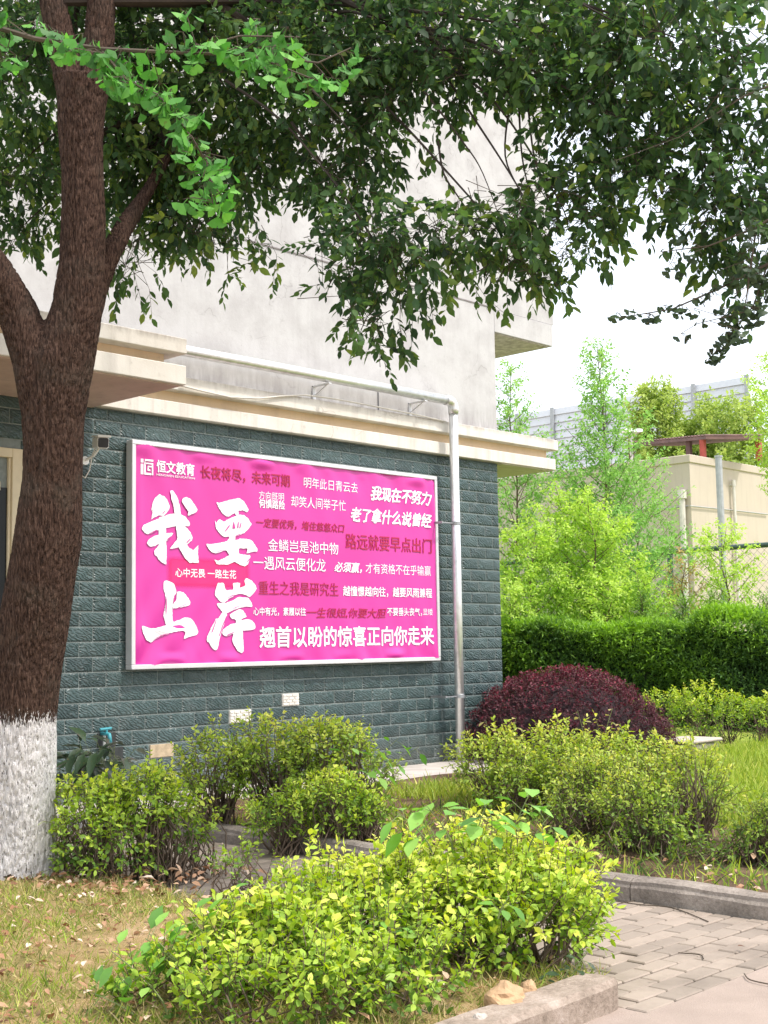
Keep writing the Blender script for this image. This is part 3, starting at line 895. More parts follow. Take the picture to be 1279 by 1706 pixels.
def polys(data, mat, lift0, name, rough):
    for (ox, oy, sc), ps in data:
        V = []; Fc = []
        for k_, poly in enumerate(ps):
            pts = []
            m_ = len(poly)
            for i in range(m_):
                a = np.array(poly[i], float); b = np.array(poly[(i + 1) % m_], float)
                ns = max(1, int(np.linalg.norm(b - a) / 22))
                for t in range(ns):
                    pts.append(a + (b - a) * t / ns)
            # light corner smoothing, then bristle roughness
            pts = np.array(pts)
            pts = pts * .6 + np.roll(pts, 1, 0) * .2 + np.roll(pts, -1, 0) * .2
            base = len(V)
            for q in pts:
                j_ = noise.noise_vector(Vector((q[0] * .035, q[1] * .035, k_ * 3.3 + ox)))
                p_ = at_y(ox + (q[0] + j_.x * rough) / sc, oy + (q[1] + j_.y * rough) / sc, YB)
                V.append((p_[0], YB - wrinkle(p_[0], p_[2]) - lift0 - .0007 * k_, p_[2]))
            Fc.append(tuple(range(base, len(V))))
        me = bpy.data.meshes.new(name); me.from_pydata(V, [], Fc); me.update()
        link(name, me, mat, bb)
polys(STROKES, W_, .0065, 'brush_lettering', 11)
polys(SLITS, M['inkpink'], .013, 'brush_slit', 3)
# square emblem
lg = MB()
e0, e1_ = at_y(234, 790, YB), at_y(254.5, 766.5, YB)
ex0, ex1, ez0, ez1 = e0[0], e1_[0], e0[2], e1_[2]
def lrect(a, b, c, d):
    X0, X1 = ex0 + (ex1 - ex0) * a, ex0 + (ex1 - ex0) * b
    Z0_, Z1_ = ez0 + (ez1 - ez0) * c, ez0 + (ez1 - ez0) * d
    yy = YB - wrinkle((X0 + X1) / 2, (Z0_ + Z1_) / 2) - .005
    lg.add([(X0, yy, Z0_), (X1, yy, Z0_), (X1, yy, Z1_), (X0, yy, Z1_)], [(0, 1, 2, 3)])
for r_ in [(0, .22, 0, .68), (0, .22, .76, 1), (.3, 1, .88, 1), (.3, .42, 0, .88), (.88, 1, 0, .78), (.42, 1, .69, .78), (.42, .88, 0, .13), (.55, .88, .50, .59), (.55, .66, .26, .50), (.66, .78, .26, .36)]:
    lrect(*r_)
lg.build('emblem', W_, bb)

# ================================================================== PIPE, BRACKETS, CABLE, CCTV, TAP
YP = D - .205
px_ = at_y(760, 900, YP)[0]
pz = at_y(752, 668, YP)[2]
pipe = thing('drain_pipe', 'shiny galvanised pipe running along the eave then straight down past the billboard', 'pipe', (px_, YP, 0.03))
pp = MB()
pp.tube([(5.5, YP, pz + .0), (9.0, YP, pz + .006), (px_ - .09, YP, pz)], .055, 20)
pp.build('horizontal_pipe', M['galv'], pipe, True)
pv = MB()
pv.tube([(px_, YP, pz - .09), (px_, YP, 1.9), (px_, YP, 1.88), (px_, YP, .02)], .053, 20)
pv.build('vertical_pipe', M['galv'], pipe, True)
el = MB()
el.tube([(px_ - .13, YP, pz), (px_ - .08, YP, pz), (px_ - .03, YP, pz - .015), (px_ - .006, YP, pz - .045), (px_, YP, pz - .09), (px_, YP, pz - .15)], .062, 20)
el.build('elbow', M['galv'], pipe, True)
for zc in (at_y(757, 872, YP)[2], at_y(763, 1160, YP)[2]):
    cm = MB(); cm.tube([(px_, YP, zc - .018), (px_, YP, zc + .018)], .060, 20)
    cm.box(px_ - .26, px_ - .055, YP - .012, YP + .012, zc - .006, zc + .008)
    cm.box(px_ - .262, px_ - .24, YP - .02, D + .004, zc - .012, zc + .014)
    cm.build('clamp', M['steel'], pipe)
for (bx, by) in ((545, 655), (705, 683)):
    xb = at_y(bx, by, YP)[0]
    bm_ = MB()
    bm_.box(xb - .02, xb + .02, YP - .05, D + .006, pz - .072, pz - .06)
    bm_.box(xb - .02, xb + .02, D - .012, D + .006, pz - .25, pz - .062)
    bm_.tube([(xb, YP - .02, pz - .066), (xb, D - .006, pz - .17)], .008, 6)
    bm_.tube([(xb, YP, pz - .012), (xb, YP, pz - .010)], .062, 12)
    bm_.build('bracket', M['alu'], pipe)

cb = MB()
pts = [at_y(x, y, D - .125) for x, y in ((300, 642), (340, 652), (385, 662), (430, 664), (470, 660), (510, 658), (555, 664), (620, 676), (690, 690), (742, 702))]
cb.tube(pts, .009, 6)
tag(cb.build('cable', M['cable'], None, True), 'thin pale cable sagging along the upper eave under the pipe', 'cable')

c0 = at_y(168, 738, D - .22)
cc = thing('security_camera', 'small white security camera with black face on the wall left of the billboard', 'camera', (c0[0], D, c0[2]))
cbx = MB()
dirv = np.array([-.30, -.9, -.12]); dirv /= np.linalg.norm(dirv)
sidev = np.array([-dirv[1], dirv[0], 0]) * -1; sidev /= np.linalg.norm(sidev); upv = np.cross(sidev, dirv); upv = upv * (1 if upv[2] > 0 else -1)
def obox(mb, c, ax, ay, az, hx, hy, hz, ch=.25):
    vs = []
    prof = [(-1, -1 + ch), (-1 + ch, -1), (1 - ch, -1), (1, -1 + ch), (1, 1 - ch), (1 - ch, 1), (-1 + ch, 1), (-1, 1 - ch)]
    for s in (-1, 1):
        for (a, b) in prof: vs.append(np.array(c) + ax * hx * a + az * hz * b + ay * hy * s)
    fs = [tuple(range(8)), tuple(range(15, 7, -1))] + [(i, i + 8, (i + 1) % 8 + 8, (i + 1) % 8) for i in range(8)]
    mb.add(vs, fs)
obox(cbx, c0, sidev, dirv, upv, .052, .085, .050)
cbx.build('housing', M['white'], cc)
vz = MB(); obox(vz, np.array(c0) + upv * .058 + dirv * .010, sidev, dirv, upv, .060, .11, .009); vz.build('sun_visor', M['white'], cc)
fcm = MB(); obox(fcm, np.array(c0) + dirv * .088, sidev, dirv, upv, .046, .006, .043); fcm.build('lens_face', M['black'], cc)
arm = MB()
arm.tube([np.array(c0) - dirv * .03 - upv * .04, np.array(c0) + np.array([.0, .1, -.10]), (c0[0] - .03, D - .02, c0[2] - .14)], .012, 8)
arm.tube([(c0[0] - .03, D - .03, c0[2] - .14), (c0[0] - .03, D + .003, c0[2] - .14)], .04, 12)
arm.build('wall_arm', M['white'], cc)
wr = MB()
wr.tube([np.array(c0) - dirv * .08, (c0[0] + .03, D - .05, c0[2] - .08), (c0[0] + .02, D - .02, c0[2] - .22), (c0[0] - .04, D - .04, c0[2] - .30), (c0[0] - .10, D - .03, c0[2] - .26), (c0[0] - .16, D - .02, c0[2] - .20), (c0[0] - .26, D - .015, c0[2] - .22)], .006, 6)
wr.tube([(c0[0] - .24, D - .02, c0[2] - .06), (c0[0] - .14, D - .05, c0[2] - .08), (c0[0] - .06, D - .03, c0[2] - .17), (c0[0] - .20, D - .03, c0[2] - .26)], .007, 6)
wr.build('wires', M['cable'], cc)

t0 = at_y(177, 1232, D - .10)
tp = thing('wall_tap', 'small teal water tap sticking out of the tiled wall above dark leaves', 'tap', (t0[0], D, t0[2]))
tb = MB()
tb.tube([(t0[0] + .02, D + .004, t0[2] + .05), (t0[0] + .02, D - .06, t0[2] + .05), (t0[0] + .02, D - .12, t0[2] + .045), (t0[0] + .02, D - .14, t0[2] - .03)], .017, 10)
tb.build('spout', M['teal'], tp, True)
tb = MB(); tb.tube([(t0[0] + .02, D - .08, t0[2] + .05), (t0[0] + .02, D - .08, t0[2] + .09)], .010, 8)
tb.tube([(t0[0] - .05, D - .08, t0[2] + .09), (t0[0] + .07, D - .08, t0[2] + .095)], .012, 8)
tb.build('handle', M['teal'], tp)
tb = MB(); tb.tube([(t0[0] + .03, D - .03, t0[2] + .03), (t0[0] + .03, D - .03, -.0)], .012, 8); tb.build('supply_pipe', M['galv'], tp)

# ================================================================== FAR THINGS
# beige block with a corner towards us
cn = at_d(1148, 757, 40)
far = thing('beige_block', 'plain beige two storey block beyond the chain link fence', 'building', (cn[0] + 4, cn[1] + 4, 0))
q = MB(); q.box(cn[0], cn[0] + 22, cn[1], cn[1] + 30, -.2, cn[2] - .25); q.build('wall', M['cream'], far)
q = MB(); q.box(cn[0] - .04, cn[0] + 22, cn[1] - .04, cn[1] + 30, cn[2] - .249, cn[2], bev=.02); q.build('parapet', M['cream'], far)
def wall_pipe(px0, py0, py1, r, dd, mat, plane='y', off=.12):
    P0 = at_y(px0, py0, cn[1] - off)
    q = MB(); q.tube([(P0[0], cn[1] - off, P0[2]), (P0[0], cn[1] - off, 0)], r, 10)
    q.tube([(P0[0], cn[1] - off, P0[2] - .06), (P0[0], cn[1] + .01, P0[2] - .06)], r * .9, 8)
    q.tube([(P0[0], cn[1] - off, P0[2] - .10), (P0[0], cn[1] - off, P0[2] + .10)], r * 1.35, 10)
    q.build('wall_pipe', mat, far)
P0 = at_x(1136, 822, cn[0] - .12)
q = MB(); q.tube([(P0[0], P0[1], P0[2]), (P0[0], P0[1], 0)], .09, 10); q.tube([(P0[0], P0[1], P0[2] - .16), (P0[0], P0[1], P0[2] + .1)], .14, 10); q.tube([(P0[0], P0[1], P0[2] + .04), (P0[0] + .2, P0[1], P0[2] + .04)], .09, 10)
q.build('wall_pipe', M['pvc'], far)
wall_pipe(1222, 805, 0, .05, 0, M['pvc'])
cbq = MB()
cbq.tube([at_x(1060, 850, cn[0] - .05), at_x(1110, 847, cn[0] - .05), at_x(1147, 843, cn[0] - .05)], .02, 4)
cbq.tube([at_y(1150, 843, cn[1] - .05), at_y(1210, 849, cn[1] - .05), at_y(1279, 857, cn[1] - .05)], .02, 4)
cbq.build('wall_cable', M['pole'], far)

# rooftop shelter on red posts
shd = at_d(1171, 745, 42)
sh = thing('rooftop_shelter', 'low brown corrugated shelter on red posts standing on the beige roof', 'shelter', (shd[0], shd[1], cn[2]))
def slabpoly(mb, pts, th, mi=0):
    n_ = len(pts); a = [np.array(p) for p in pts]
    vs = a + [p - np.array([0, 0, th]) for p in a]
    mb.add(vs, [tuple(range(n_)), tuple(range(2 * n_ - 1, n_ - 1, -1))] + [(i, n_ + i, n_ + (i + 1) % n_, (i + 1) % n_) for i in range(n_)], mi=mi)
zt = at_d(1176, 729, 41)[2]
A0 = at_d(1176, 727, 40.6); A1 = at_d(1272, 727, 41.5); A2 = at_d(1046, 739, 47)
Bk = A1 + (A2 - A0)
q = MB(); slabpoly(q, [A0, A1, Bk, A2], .09)
nr = 26
for i in range(nr):
    t = (i + .5) / nr
    a = A0 + (A2 - A0) * t + np.array([0, 0, .03]); b2 = A1 + (Bk - A1) * t + np.array([0, 0, .03])
    q.tube([a, b2], .045, 6)
q.build('corrugated_roof', M['rust'], sh)
for (px, py, dd, m_) in ((1171, 746, 41, 'redpost'), (1264, 750, 41.6, 'redpost'), (1148, 748, 42.3, 'rust'), (1052, 760, 46.5, 'rust')):
    P = at_d(px, py, dd)
    q = MB(); q.box(P[0] - .075, P[0] + .075, P[1] - .075, P[1] + .075, cn[2], at_d(px, 738, dd)[2] + .1)
    q.build('post', M[m_], sh)
P = at_d(1052, 740, 45)
lampo = thing('roof_floodlight', 'small white floodlight on a post at the left end of the brown shelter', 'floodlight', (P[0], P[1], cn[2]))
q = MB(); q.tube([(P[0], P[1], cn[2]), (P[0], P[1], P[2] + .35)], .06, 6); q.build('post', M['pvc'], lampo)
q = MB(); obox(q, (P[0], P[1], P[2] + .45), np.array([.8, -.6, 0]), np.array([.6, .8, -.0]), np.array([.3, .25, .92]), .34, .22, .06); q.build('lamp_head', M['white'], lampo)

pl_ = at_y(1197, 762, cn[1] - 1.2)
po = thing('grey_pole', 'tall thin grey pole in front of the beige block wall', 'pole', (pl_[0], pl_[1], 0))
q = MB(); q.tube([(pl_[0], pl_[1], 0), (pl_[0], pl_[1], pl_[2])], .10, 10); q.build('shaft', M['pole'], po)
q = MB(); q.tube([(pl_[0], pl_[1], pl_[2]), (pl_[0], pl_[1], pl_[2] + .05)], .12, 10); q.build('cap', M['pole'], po)

# louvred hoarding, receding along y
h0 = at_d(1244, 627, 58)
hx = h0[0]
M['louvre'] = plain('pale_louvre_panel', (.60, .62, .66), .5, var=.05, bmp=0)
M['louvgap'] = plain('louvre_shadow_gap', (.46, .48, .52), .7, bmp=0)  # backing toned darker, shade between the louvres put into its colour
ho = thing('louvred_hoarding', 'long pale grey louvred screen wall rising behind the trees', 'screen', (hx, h0[1], 0))
q = MB(); q.box(hx + .05, hx + .25, h0[1], h0[1] + 60, 0, h0[2]); q.build('backing', M['louvgap'], ho)
q = MB()
z = 3.0
while z < h0[2]:
    q.add([(hx - .02, h0[1], z), (hx - .02, h0[1] + 60, z), (hx + .05, h0[1] + 60, min(z + .36, h0[2])), (hx + .05, h0[1], min(z + .36, h0[2])), (hx + .049, h0[1], z), (hx + .049, h0[1] + 60, z)], [(0, 1, 2, 3), (0, 4, 5, 1)]); z += .40
q.build('louvre_panel', M['louvre'], ho)
for (px, py) in ((1244, 627), (1155, 640), (1072, 655), (1005, 665), (920, 678), (862, 690)):
    P = at_x(px, py, hx - .06)
    q = MB(); q.box(hx - .12, hx - .03, P[1] - .10, P[1] + .10, 0, h0[2] + .05); q.build('mullion', M['pole'], ho)
hs_ = MB(); a = at_d(1247, 650, 57); hs_.tube([a, at_d(1268, 740, 54)], .05, 5); hs_.build('stay_wire', M['pole'], ho)

# chain link fence running along y
fp = at_d(1116, 919, 28)
fx = fp[0]
fence = thing('chain_link_fence', 'dark green chain link fence with round top rail behind the saplings', 'fence', (fx, fp[1], 0))
fy0, fy1 = fp[1] - 12, fp[1] + 14
FZ = fp[2]
q = MB(); q.tube([(fx, fy0, FZ), (fx, fy1, FZ)], .055, 10); q.build('top_rail', M['gpost'], fence)
q = MB(); q.tube([(fx, fy0, 1.9), (fx, fy1, 1.9)], .03, 8); q.tube([(fx, fy0, .12), (fx, fy1, .12)], .03, 8); q.build('lower_rail', M['gpost'], fence)
yy = fp[1] - 9.0
while yy < fy1:
    q = MB(); q.tube([(fx, yy, -.06), (fx, yy, FZ + .05)], .06, 10); q.build('post', M['gpost'], fence); yy += 4.5
A = []; B2 = []
st_ = .16
yv = fy0 - FZ
while yv < fy1:
    for sg in (1, -1):
        ya, yb = (yv, yv + FZ) if sg > 0 else (yv + FZ, yv)
        za, zb = 0.05, FZ
        # clip to the fence length
        def cut(y_): return za + (zb - za) * (y_ - ya) / (yb - ya)
        lo, hi = max(min(ya, yb), fy0), min(max(ya, yb), fy1)
        if hi - lo > .05:
            A.append((fx + .004 * sg, lo, cut(lo))); B2.append((fx + .004 * sg, hi, cut(hi)))
    yv += st_
Vv, Lv, Zv, Tv = sticks(np.array(A), np.array(B2), .0032, .0032)
np_mesh('wire_mesh', Vv, Lv, Zv, Tv, M['gmesh'], fence)

M['hedgecore'] = plain('hedge_shade_core', (.016, .024, .010), .95)  # solid core added inside the hedge, inner shade put into its colour
M['purplecore'] = plain('purple_shade_core', (.018, .007, .010), .95)  # solid core added inside the dome, with its shade painted in
# ================================================================== PLANT BUILDERS
T_OV, T_OV2, T_S, T_NEEDLE, T_BL, T_GK = T_oval(.52), T_oval(.62, .06, .16), T_simple(.52), T_simple(.2, .04, .05), T_blade(), T_ginkgo()

def blob_points(blobs, n, lo=.68, r=None, zmin=.06, up=.35, lumpy=1.0):
    r = r or rng
    C = np.array([b[0] for b in blobs]); R = np.array([b[1] for b in blobs], float)
    wgt = (R[:, 0] * R[:, 1] + R[:, 0] * R[:, 2] + R[:, 1] * R[:, 2]); wgt /= wgt.sum()
    k = r.choice(len(blobs), n, p=wgt)
    d = norm(r.normal(size=(n, 3)) + np.array([0, 0, up]))
    fr_ = r.uniform(lo ** 3, 1.06, n) ** (1 / 3)
    # lumpy outline
    lump = 1 + lumpy * .16 * np.sin(d[:, 0] * 5.1 + k * 1.7) * np.cos(d[:, 1] * 4.3 + k) + lumpy * .12 * np.sin(d[:, 2] * 7 + k * 2.1)
    P = C[k] + d * R[k] * (fr_ * lump)[:, None]
    D = norm(d / R[k])
    keep = P[:, 2] > zmin
    return P[keep], D[keep], (fr_)[keep], k[keep]

def shrub(name, label, cat, blobs, mat, n, leaf, nleaf=9, slen=.12, T=None, base=None, nstem=60, stemr=.006, tint0=.15, tgain=.75, droop=.15, up=.6, lo=.62, group=None, seed=1, spread=.9, stemmat='stem', gz=.06, core=None, parent=None):
    r = np.random.default_rng(seed)
    T = T or T_OV
    P, Dn, fr_, k = blob_points(blobs, n, lo, r, gz, lumpy=.12 if core else 1.0)
    zt_ = max(b[0][2] + b[1][2] for b in blobs); zb_ = gz
    hgt = (P[:, 2] - zb_) / (zt_ - zb_)
    if not core:
        pat = np.array([noise.noise(Vector((p_[0] * 4.6, p_[1] * 4.6, p_[2] * 5.2 + seed))) for p_ in P])
        kp = (r.uniform(size=len(P)) < np.clip(.42 + 1.25 * hgt, 0, 1)) & (r.uniform(size=len(P)) < np.clip(.72 + 2.0 * pat, .06, 1))
        # a few long shoots stick out
        sh_ = r.uniform(size=len(P)) < .05
        P = P + np.where(sh_, r.uniform(.03, .10, len(P)), 0)[:, None] * norm(Dn + np.array([0, 0, 1.2]))
        P, Dn, fr_, hgt = P[kp], Dn[kp], fr_[kp], hgt[kp]
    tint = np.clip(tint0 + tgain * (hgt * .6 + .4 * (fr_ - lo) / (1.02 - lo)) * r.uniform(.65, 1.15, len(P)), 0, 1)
    Dd = norm(Dn * .75 + np.array([0, 0, up]) + r.normal(size=P.shape) * .35)
    LP, LD, LN, LS, LT = sprigs(P, Dd, nleaf, slen, leaf, droop, spread, tint, .10, r)
    ok = LP[:, 2] > gz - .03
    LP, LD, LN, LS, LT = LP[ok], LD[ok], LN[ok], LS[ok], LT[ok]
    ctr = np.mean([b[0] for b in blobs], 0)
    root = parent or thing(name, label, cat, (ctr[0], ctr[1], gz), group)
    np_mesh('foliage', *leaf_arrays(T, LP, LD, LN, LS, LT), mat, root)
    # stems: sprig twigs and woody stems from the ground
    segs = [sticks(P, P + Dd * slen, .0022, .0012, .6)]
    base = base if base is not None else [(b[0][0], b[0][1]) for b in blobs]
    ii = r.choice(len(P), min(nstem * 3, len(P)), replace=False)
    bs = np.array([[b[0], b[1], gz - .05] for b in base])
    tips = P[ii]
    bi = np.array([np.argmin(((bs[:, :2] - t[:2]) ** 2).sum(1) * r.uniform(.6, 1.4, len(bs))) for t in tips])
    b0 = bs[bi] + np.concatenate([r.normal(size=(len(ii), 2)) * .06, np.zeros((len(ii), 1))], 1)
    m1 = b0 * .55 + tips * .45 + r.normal(size=b0.shape) * .05; m1[:, 2] = b0[:, 2] + (tips[:, 2] - b0[:, 2]) * .55
    segs += [sticks(b0, m1, stemr, stemr * .7, .3), sticks(m1, tips, stemr * .7, stemr * .3, .5)]
    np_mesh('stems', *merge(segs), M[stemmat], root)
    if core:
        cm_ = MB()
        for b in blobs:
            c, R = np.array(b[0]), np.array(b[1]) * core
            n1, n2 = 14, 9; vs = []; fs = []
            for i in range(n2 + 1):
                th = math.pi * i / n2
                for j in range(n1):
                    ph = 2 * math.pi * j / n1
                    vs.append((c[0] + R[0] * math.sin(th) * math.cos(ph), c[1] + R[1] * math.sin(th) * math.sin(ph), c[2] + R[2] * math.cos(th)))
            for i in range(n2):
                for j in range(n1):
                    fs.append((i * n1 + j, (i + 1) * n1 + j, (i + 1) * n1 + (j + 1) % n1, i * n1 + (j + 1) % n1))
            cm_.add(vs, fs)
        cm_.build('shade_core', M['hedgecore'] if 'purple' not in name else M['purplecore'], root)
    return root

def pb(px, py, d, r, rz=None):
    return (at_d(px, py, d), (r, r, rz or r))

def weed(name, label, cat, stems, leaf, mat, group=None, seed=3, nleaf=6, T=None, sr=.004, droop=.5):
    """stems: list of polylines; broad leaves on stalks along the upper part"""
    r = np.random.default_rng(seed)
    root = thing(name, label, cat, tuple(stems[0][0]), group)
    mb = MB(); LP = []; LD = []; LN = []; LS = []
    for pts in stems:
        pts = np.array(pts, float)
        mb.tube(pts, list(np.linspace(sr, sr * .4, len(pts))), 5)
        for i in range(nleaf):
            t = (.3 + .7 * (i + .5) / nleaf) * (len(pts) - 1)
            a = min(int(t), len(pts) - 2); p = pts[a] + (pts[a + 1] - pts[a]) * (t - a)
            ax = norm(pts[a + 1] - pts[a])
            ang = i * 2.4 + r.uniform(-.4, .4)
            sd = norm(np.cross(ax, np.array([math.cos(ang), math.sin(ang), .2])))
            dd = norm(sd + ax * .3)
            e = p + dd * leaf * .45
            mb.tube([p, e], sr * .35, 4)
            LP.append(e); LD.append(dd + np.array([0, 0, -droop * r.uniform(.3, 1.2)])); LN.append(np.array([0, 0, 1]) + dd * .4 + r.normal(size=3) * .25); LS.append(leaf * r.uniform(.65, 1.15))
    mb.build('stalks', M['greenstem'], root)
    LP, LD, LN, LS = map(np.array, (LP, LD, LN, LS))
    np_mesh('foliage', *leaf_arrays(T or T_OV2, LP, LD, LN, LS, np.clip(r.normal(.5, .22, len(LP)), 0, 1)), mat, root)
    return root

# ================================================================== FOREGROUND SHRUBS
fgb = [pb(885, 1540, 5.35, .285), pb(800, 1515, 5.7, .30), pb(690, 1545, 5.6, .31), pb(560, 1570, 5.5, .29), pb(940, 1510, 5.6, .18), pb(640, 1620, 5.1, .31), pb(780, 1590, 5.3, .25), pb(895, 1570, 5.3, .19), pb(470, 1630, 5.0, .27), pb(365, 1650, 4.9, .22), pb(270, 1685, 4.75, .18), pb(520, 1700, 4.6, .27), pb(670, 1690, 4.7, .24), pb(400, 1720, 4.5, .21), pb(490, 1530, 5.8, .17)]
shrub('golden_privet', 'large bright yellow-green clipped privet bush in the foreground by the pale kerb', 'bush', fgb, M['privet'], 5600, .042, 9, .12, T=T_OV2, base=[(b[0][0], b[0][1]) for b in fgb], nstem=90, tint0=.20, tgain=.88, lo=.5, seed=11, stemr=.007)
def stem_from(px, py, d, h, lean=(0, 0), n=5):
    p = at_d(px, py, d)
    return [(p[0] + lean[0] * (i / n) ** 1.5, p[1] + lean[1] * (i / n) ** 1.5, p[2] + h * i / n) for i in range(n + 1)]
weed('broad_leaved_sapling', 'pale green broad-leaved sprout rising out of the top of the foreground privet', 'weed', [stem_from(755, 1415, 5.5, .19, (-.10, .06)), stem_from(790, 1415, 5.45, .20, (.04, -.05)), stem_from(850, 1415, 5.5, .25, (.06, -.08)), stem_from(720, 1420, 5.45, .17, (-.12, .08)), stem_from(820, 1420, 5.4, .15, (-.02, -.02)), stem_from(880, 1420, 5.5, .15, (.08, -.06))], .115, M['bigleaf'], seed=5, nleaf=7)
weed('creeping_weed', 'low mid-green broad-leaved weed at the left foot of the foreground privet', 'weed', [stem_from(280, 1690, 4.6, .22, (-.14, .14)), stem_from(320, 1650, 4.7, .20, (-.10, .12)), stem_from(230, 1700, 4.6, .10, (-.12, .10)), stem_from(360, 1600, 4.8, .16, (-.06, .08)), stem_from(300, 1620, 4.75, .12, (-.08, .10)), stem_from(400, 1570, 4.9, .18, (-.02, .05))], .085, M['bigleaf'], seed=8, nleaf=8)
weed('palmate_weed', 'fresh green lobed weed poking through the middle of the foreground privet', 'weed', [stem_from(640, 1560, 5.0, .10, (-.03, .03)), stem_from(650, 1570, 4.98, .06, (.02, .0)), stem_from(830, 1530, 5.0, .07, (.02, -.03))], .08, M['bigleaf'], seed=9, nleaf=6)
weed('kerbside_weed', 'small dark green weed on the end of the pale kerb under the privet', 'weed', [stem_from(930, 1660, 4.95, .10, (.02, -.04)), stem_from(950, 1640, 5.0, .12, (.05, -.05)), stem_from(900, 1660, 4.95, .07, (-.03, .02))], .05, M['darkplant'], seed=10, nleaf=7)

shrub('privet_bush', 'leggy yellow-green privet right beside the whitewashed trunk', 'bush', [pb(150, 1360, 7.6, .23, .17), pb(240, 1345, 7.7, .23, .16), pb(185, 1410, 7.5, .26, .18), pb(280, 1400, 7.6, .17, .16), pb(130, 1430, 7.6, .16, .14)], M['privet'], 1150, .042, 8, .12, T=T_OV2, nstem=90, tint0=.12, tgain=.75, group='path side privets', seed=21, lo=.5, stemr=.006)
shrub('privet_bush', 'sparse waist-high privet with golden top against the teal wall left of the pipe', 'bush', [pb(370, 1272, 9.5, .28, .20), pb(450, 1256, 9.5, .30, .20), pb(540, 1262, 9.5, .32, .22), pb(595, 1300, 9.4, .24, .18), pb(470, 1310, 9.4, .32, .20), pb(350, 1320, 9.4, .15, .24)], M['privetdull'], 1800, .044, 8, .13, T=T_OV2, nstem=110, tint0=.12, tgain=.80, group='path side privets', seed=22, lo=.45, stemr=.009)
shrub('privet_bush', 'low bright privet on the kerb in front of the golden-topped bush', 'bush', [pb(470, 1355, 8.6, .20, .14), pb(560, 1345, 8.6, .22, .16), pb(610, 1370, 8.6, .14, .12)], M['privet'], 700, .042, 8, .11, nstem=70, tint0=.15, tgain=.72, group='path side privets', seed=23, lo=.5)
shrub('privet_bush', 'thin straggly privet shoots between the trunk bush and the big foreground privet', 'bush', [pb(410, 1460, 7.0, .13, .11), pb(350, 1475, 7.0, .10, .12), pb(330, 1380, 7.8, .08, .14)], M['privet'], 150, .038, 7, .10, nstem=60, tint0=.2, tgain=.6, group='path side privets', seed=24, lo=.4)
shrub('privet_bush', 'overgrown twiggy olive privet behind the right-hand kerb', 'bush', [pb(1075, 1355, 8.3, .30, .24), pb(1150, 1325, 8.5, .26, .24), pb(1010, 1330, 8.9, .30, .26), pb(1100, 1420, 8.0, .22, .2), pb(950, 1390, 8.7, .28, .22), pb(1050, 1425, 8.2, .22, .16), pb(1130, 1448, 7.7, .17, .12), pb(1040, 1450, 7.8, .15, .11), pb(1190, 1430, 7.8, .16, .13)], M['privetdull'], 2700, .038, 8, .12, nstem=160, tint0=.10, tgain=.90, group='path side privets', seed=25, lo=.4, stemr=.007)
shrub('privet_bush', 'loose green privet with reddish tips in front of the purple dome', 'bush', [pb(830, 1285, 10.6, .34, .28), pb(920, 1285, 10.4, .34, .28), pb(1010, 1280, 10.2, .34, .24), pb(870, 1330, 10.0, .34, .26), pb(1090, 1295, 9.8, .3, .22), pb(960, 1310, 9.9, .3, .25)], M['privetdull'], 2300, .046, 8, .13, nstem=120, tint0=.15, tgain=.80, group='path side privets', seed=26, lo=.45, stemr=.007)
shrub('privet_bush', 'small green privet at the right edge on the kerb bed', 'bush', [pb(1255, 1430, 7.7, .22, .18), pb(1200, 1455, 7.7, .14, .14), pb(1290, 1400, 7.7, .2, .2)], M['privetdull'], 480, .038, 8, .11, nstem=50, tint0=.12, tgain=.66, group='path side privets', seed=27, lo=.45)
weed('broad_leaved_sapling', 'leaning leafy sprout right of the golden-topped bush before the teal wall', 'weed', [stem_from(590, 1330, 9.0, .40, (.24, -.2)), stem_from(600, 1330, 9.0, .34, (.30, -.28)), stem_from(560, 1330, 9.0, .48, (.12, -.1))], .10, M['bigleaf'], seed=15, nleaf=8)
weed('dark_leaved_plant', 'dark glossy strap-leaved plant under the wall tap', 'plant', [stem_from(112 + 7 * i, 1322, 10.3, .28 + .05 * (i % 3), (.10 * math.cos(i * 1.9), -.10 + .10 * math.sin(i * 2.3))) for i in range(13)], .23, M['darkplant'], seed=16, nleaf=7, T=T_oval(.34, .08, .35), droop=.35)
rsh = [stem_from(x, y, d, h, l) for x, y, d, h, l in ((850, 1270, 10.5, .36, (.03, -.05)), (980, 1270, 10.2, .40, (-.05, .05)), (1000, 1275, 10.2, .44, (.08, -.08)), (820, 1270, 10.7, .34, (-.03, .03)), (1030, 1270, 10.2, .3, (.02, -.02)))]
M['youngshoot'] = leaf_mat('bronze_young_leaf', [(0, (.20, .20, .06)), (.6, (.42, .36, .13)), (1, (.55, .34, .16))], .35, .5, .2)
weed('bronze_shoots', 'thin bronze young shoots standing above the privet before the purple dome', 'weed', rsh, .062, M['youngshoot'], seed=17, nleaf=7)

# rocks at the kerb
def rock(label, px, py, d, sx, sy, sz, seed, mat='rock'):
    p = at_z(px, py, .10)
    vs = []; fs = []; n1, n2 = 22, 14
    for i in range(n2 + 1):
        th = math.pi * i / n2
        for j in range(n1):
            ph = 2 * math.pi * j / n1
            v_ = Vector((math.sin(th) * math.cos(ph), math.sin(th) * math.sin(ph), math.cos(th)))
            k_ = 1 + .30 * noise.noise(v_ * 1.4 + Vector((seed, 0, 0))) + .10 * noise.noise(v_ * 4 + Vector((seed, 2, 0)))
            vs.append((p[0] + v_.x * sx * k_, p[1] + v_.y * sy * k_, max(.055, p[2] + v_.z * sz * k_)))
    for i in range(n2):
        for j in range(n1):
            fs.append((i * n1 + j, (i + 1) * n1 + j, (i + 1) * n1 + (j + 1) % n1, i * n1 + (j + 1) % n1))
    mb = MB(); mb.add(vs, fs)
    return tag(mb.build('rock', M[mat]), label, 'rock')
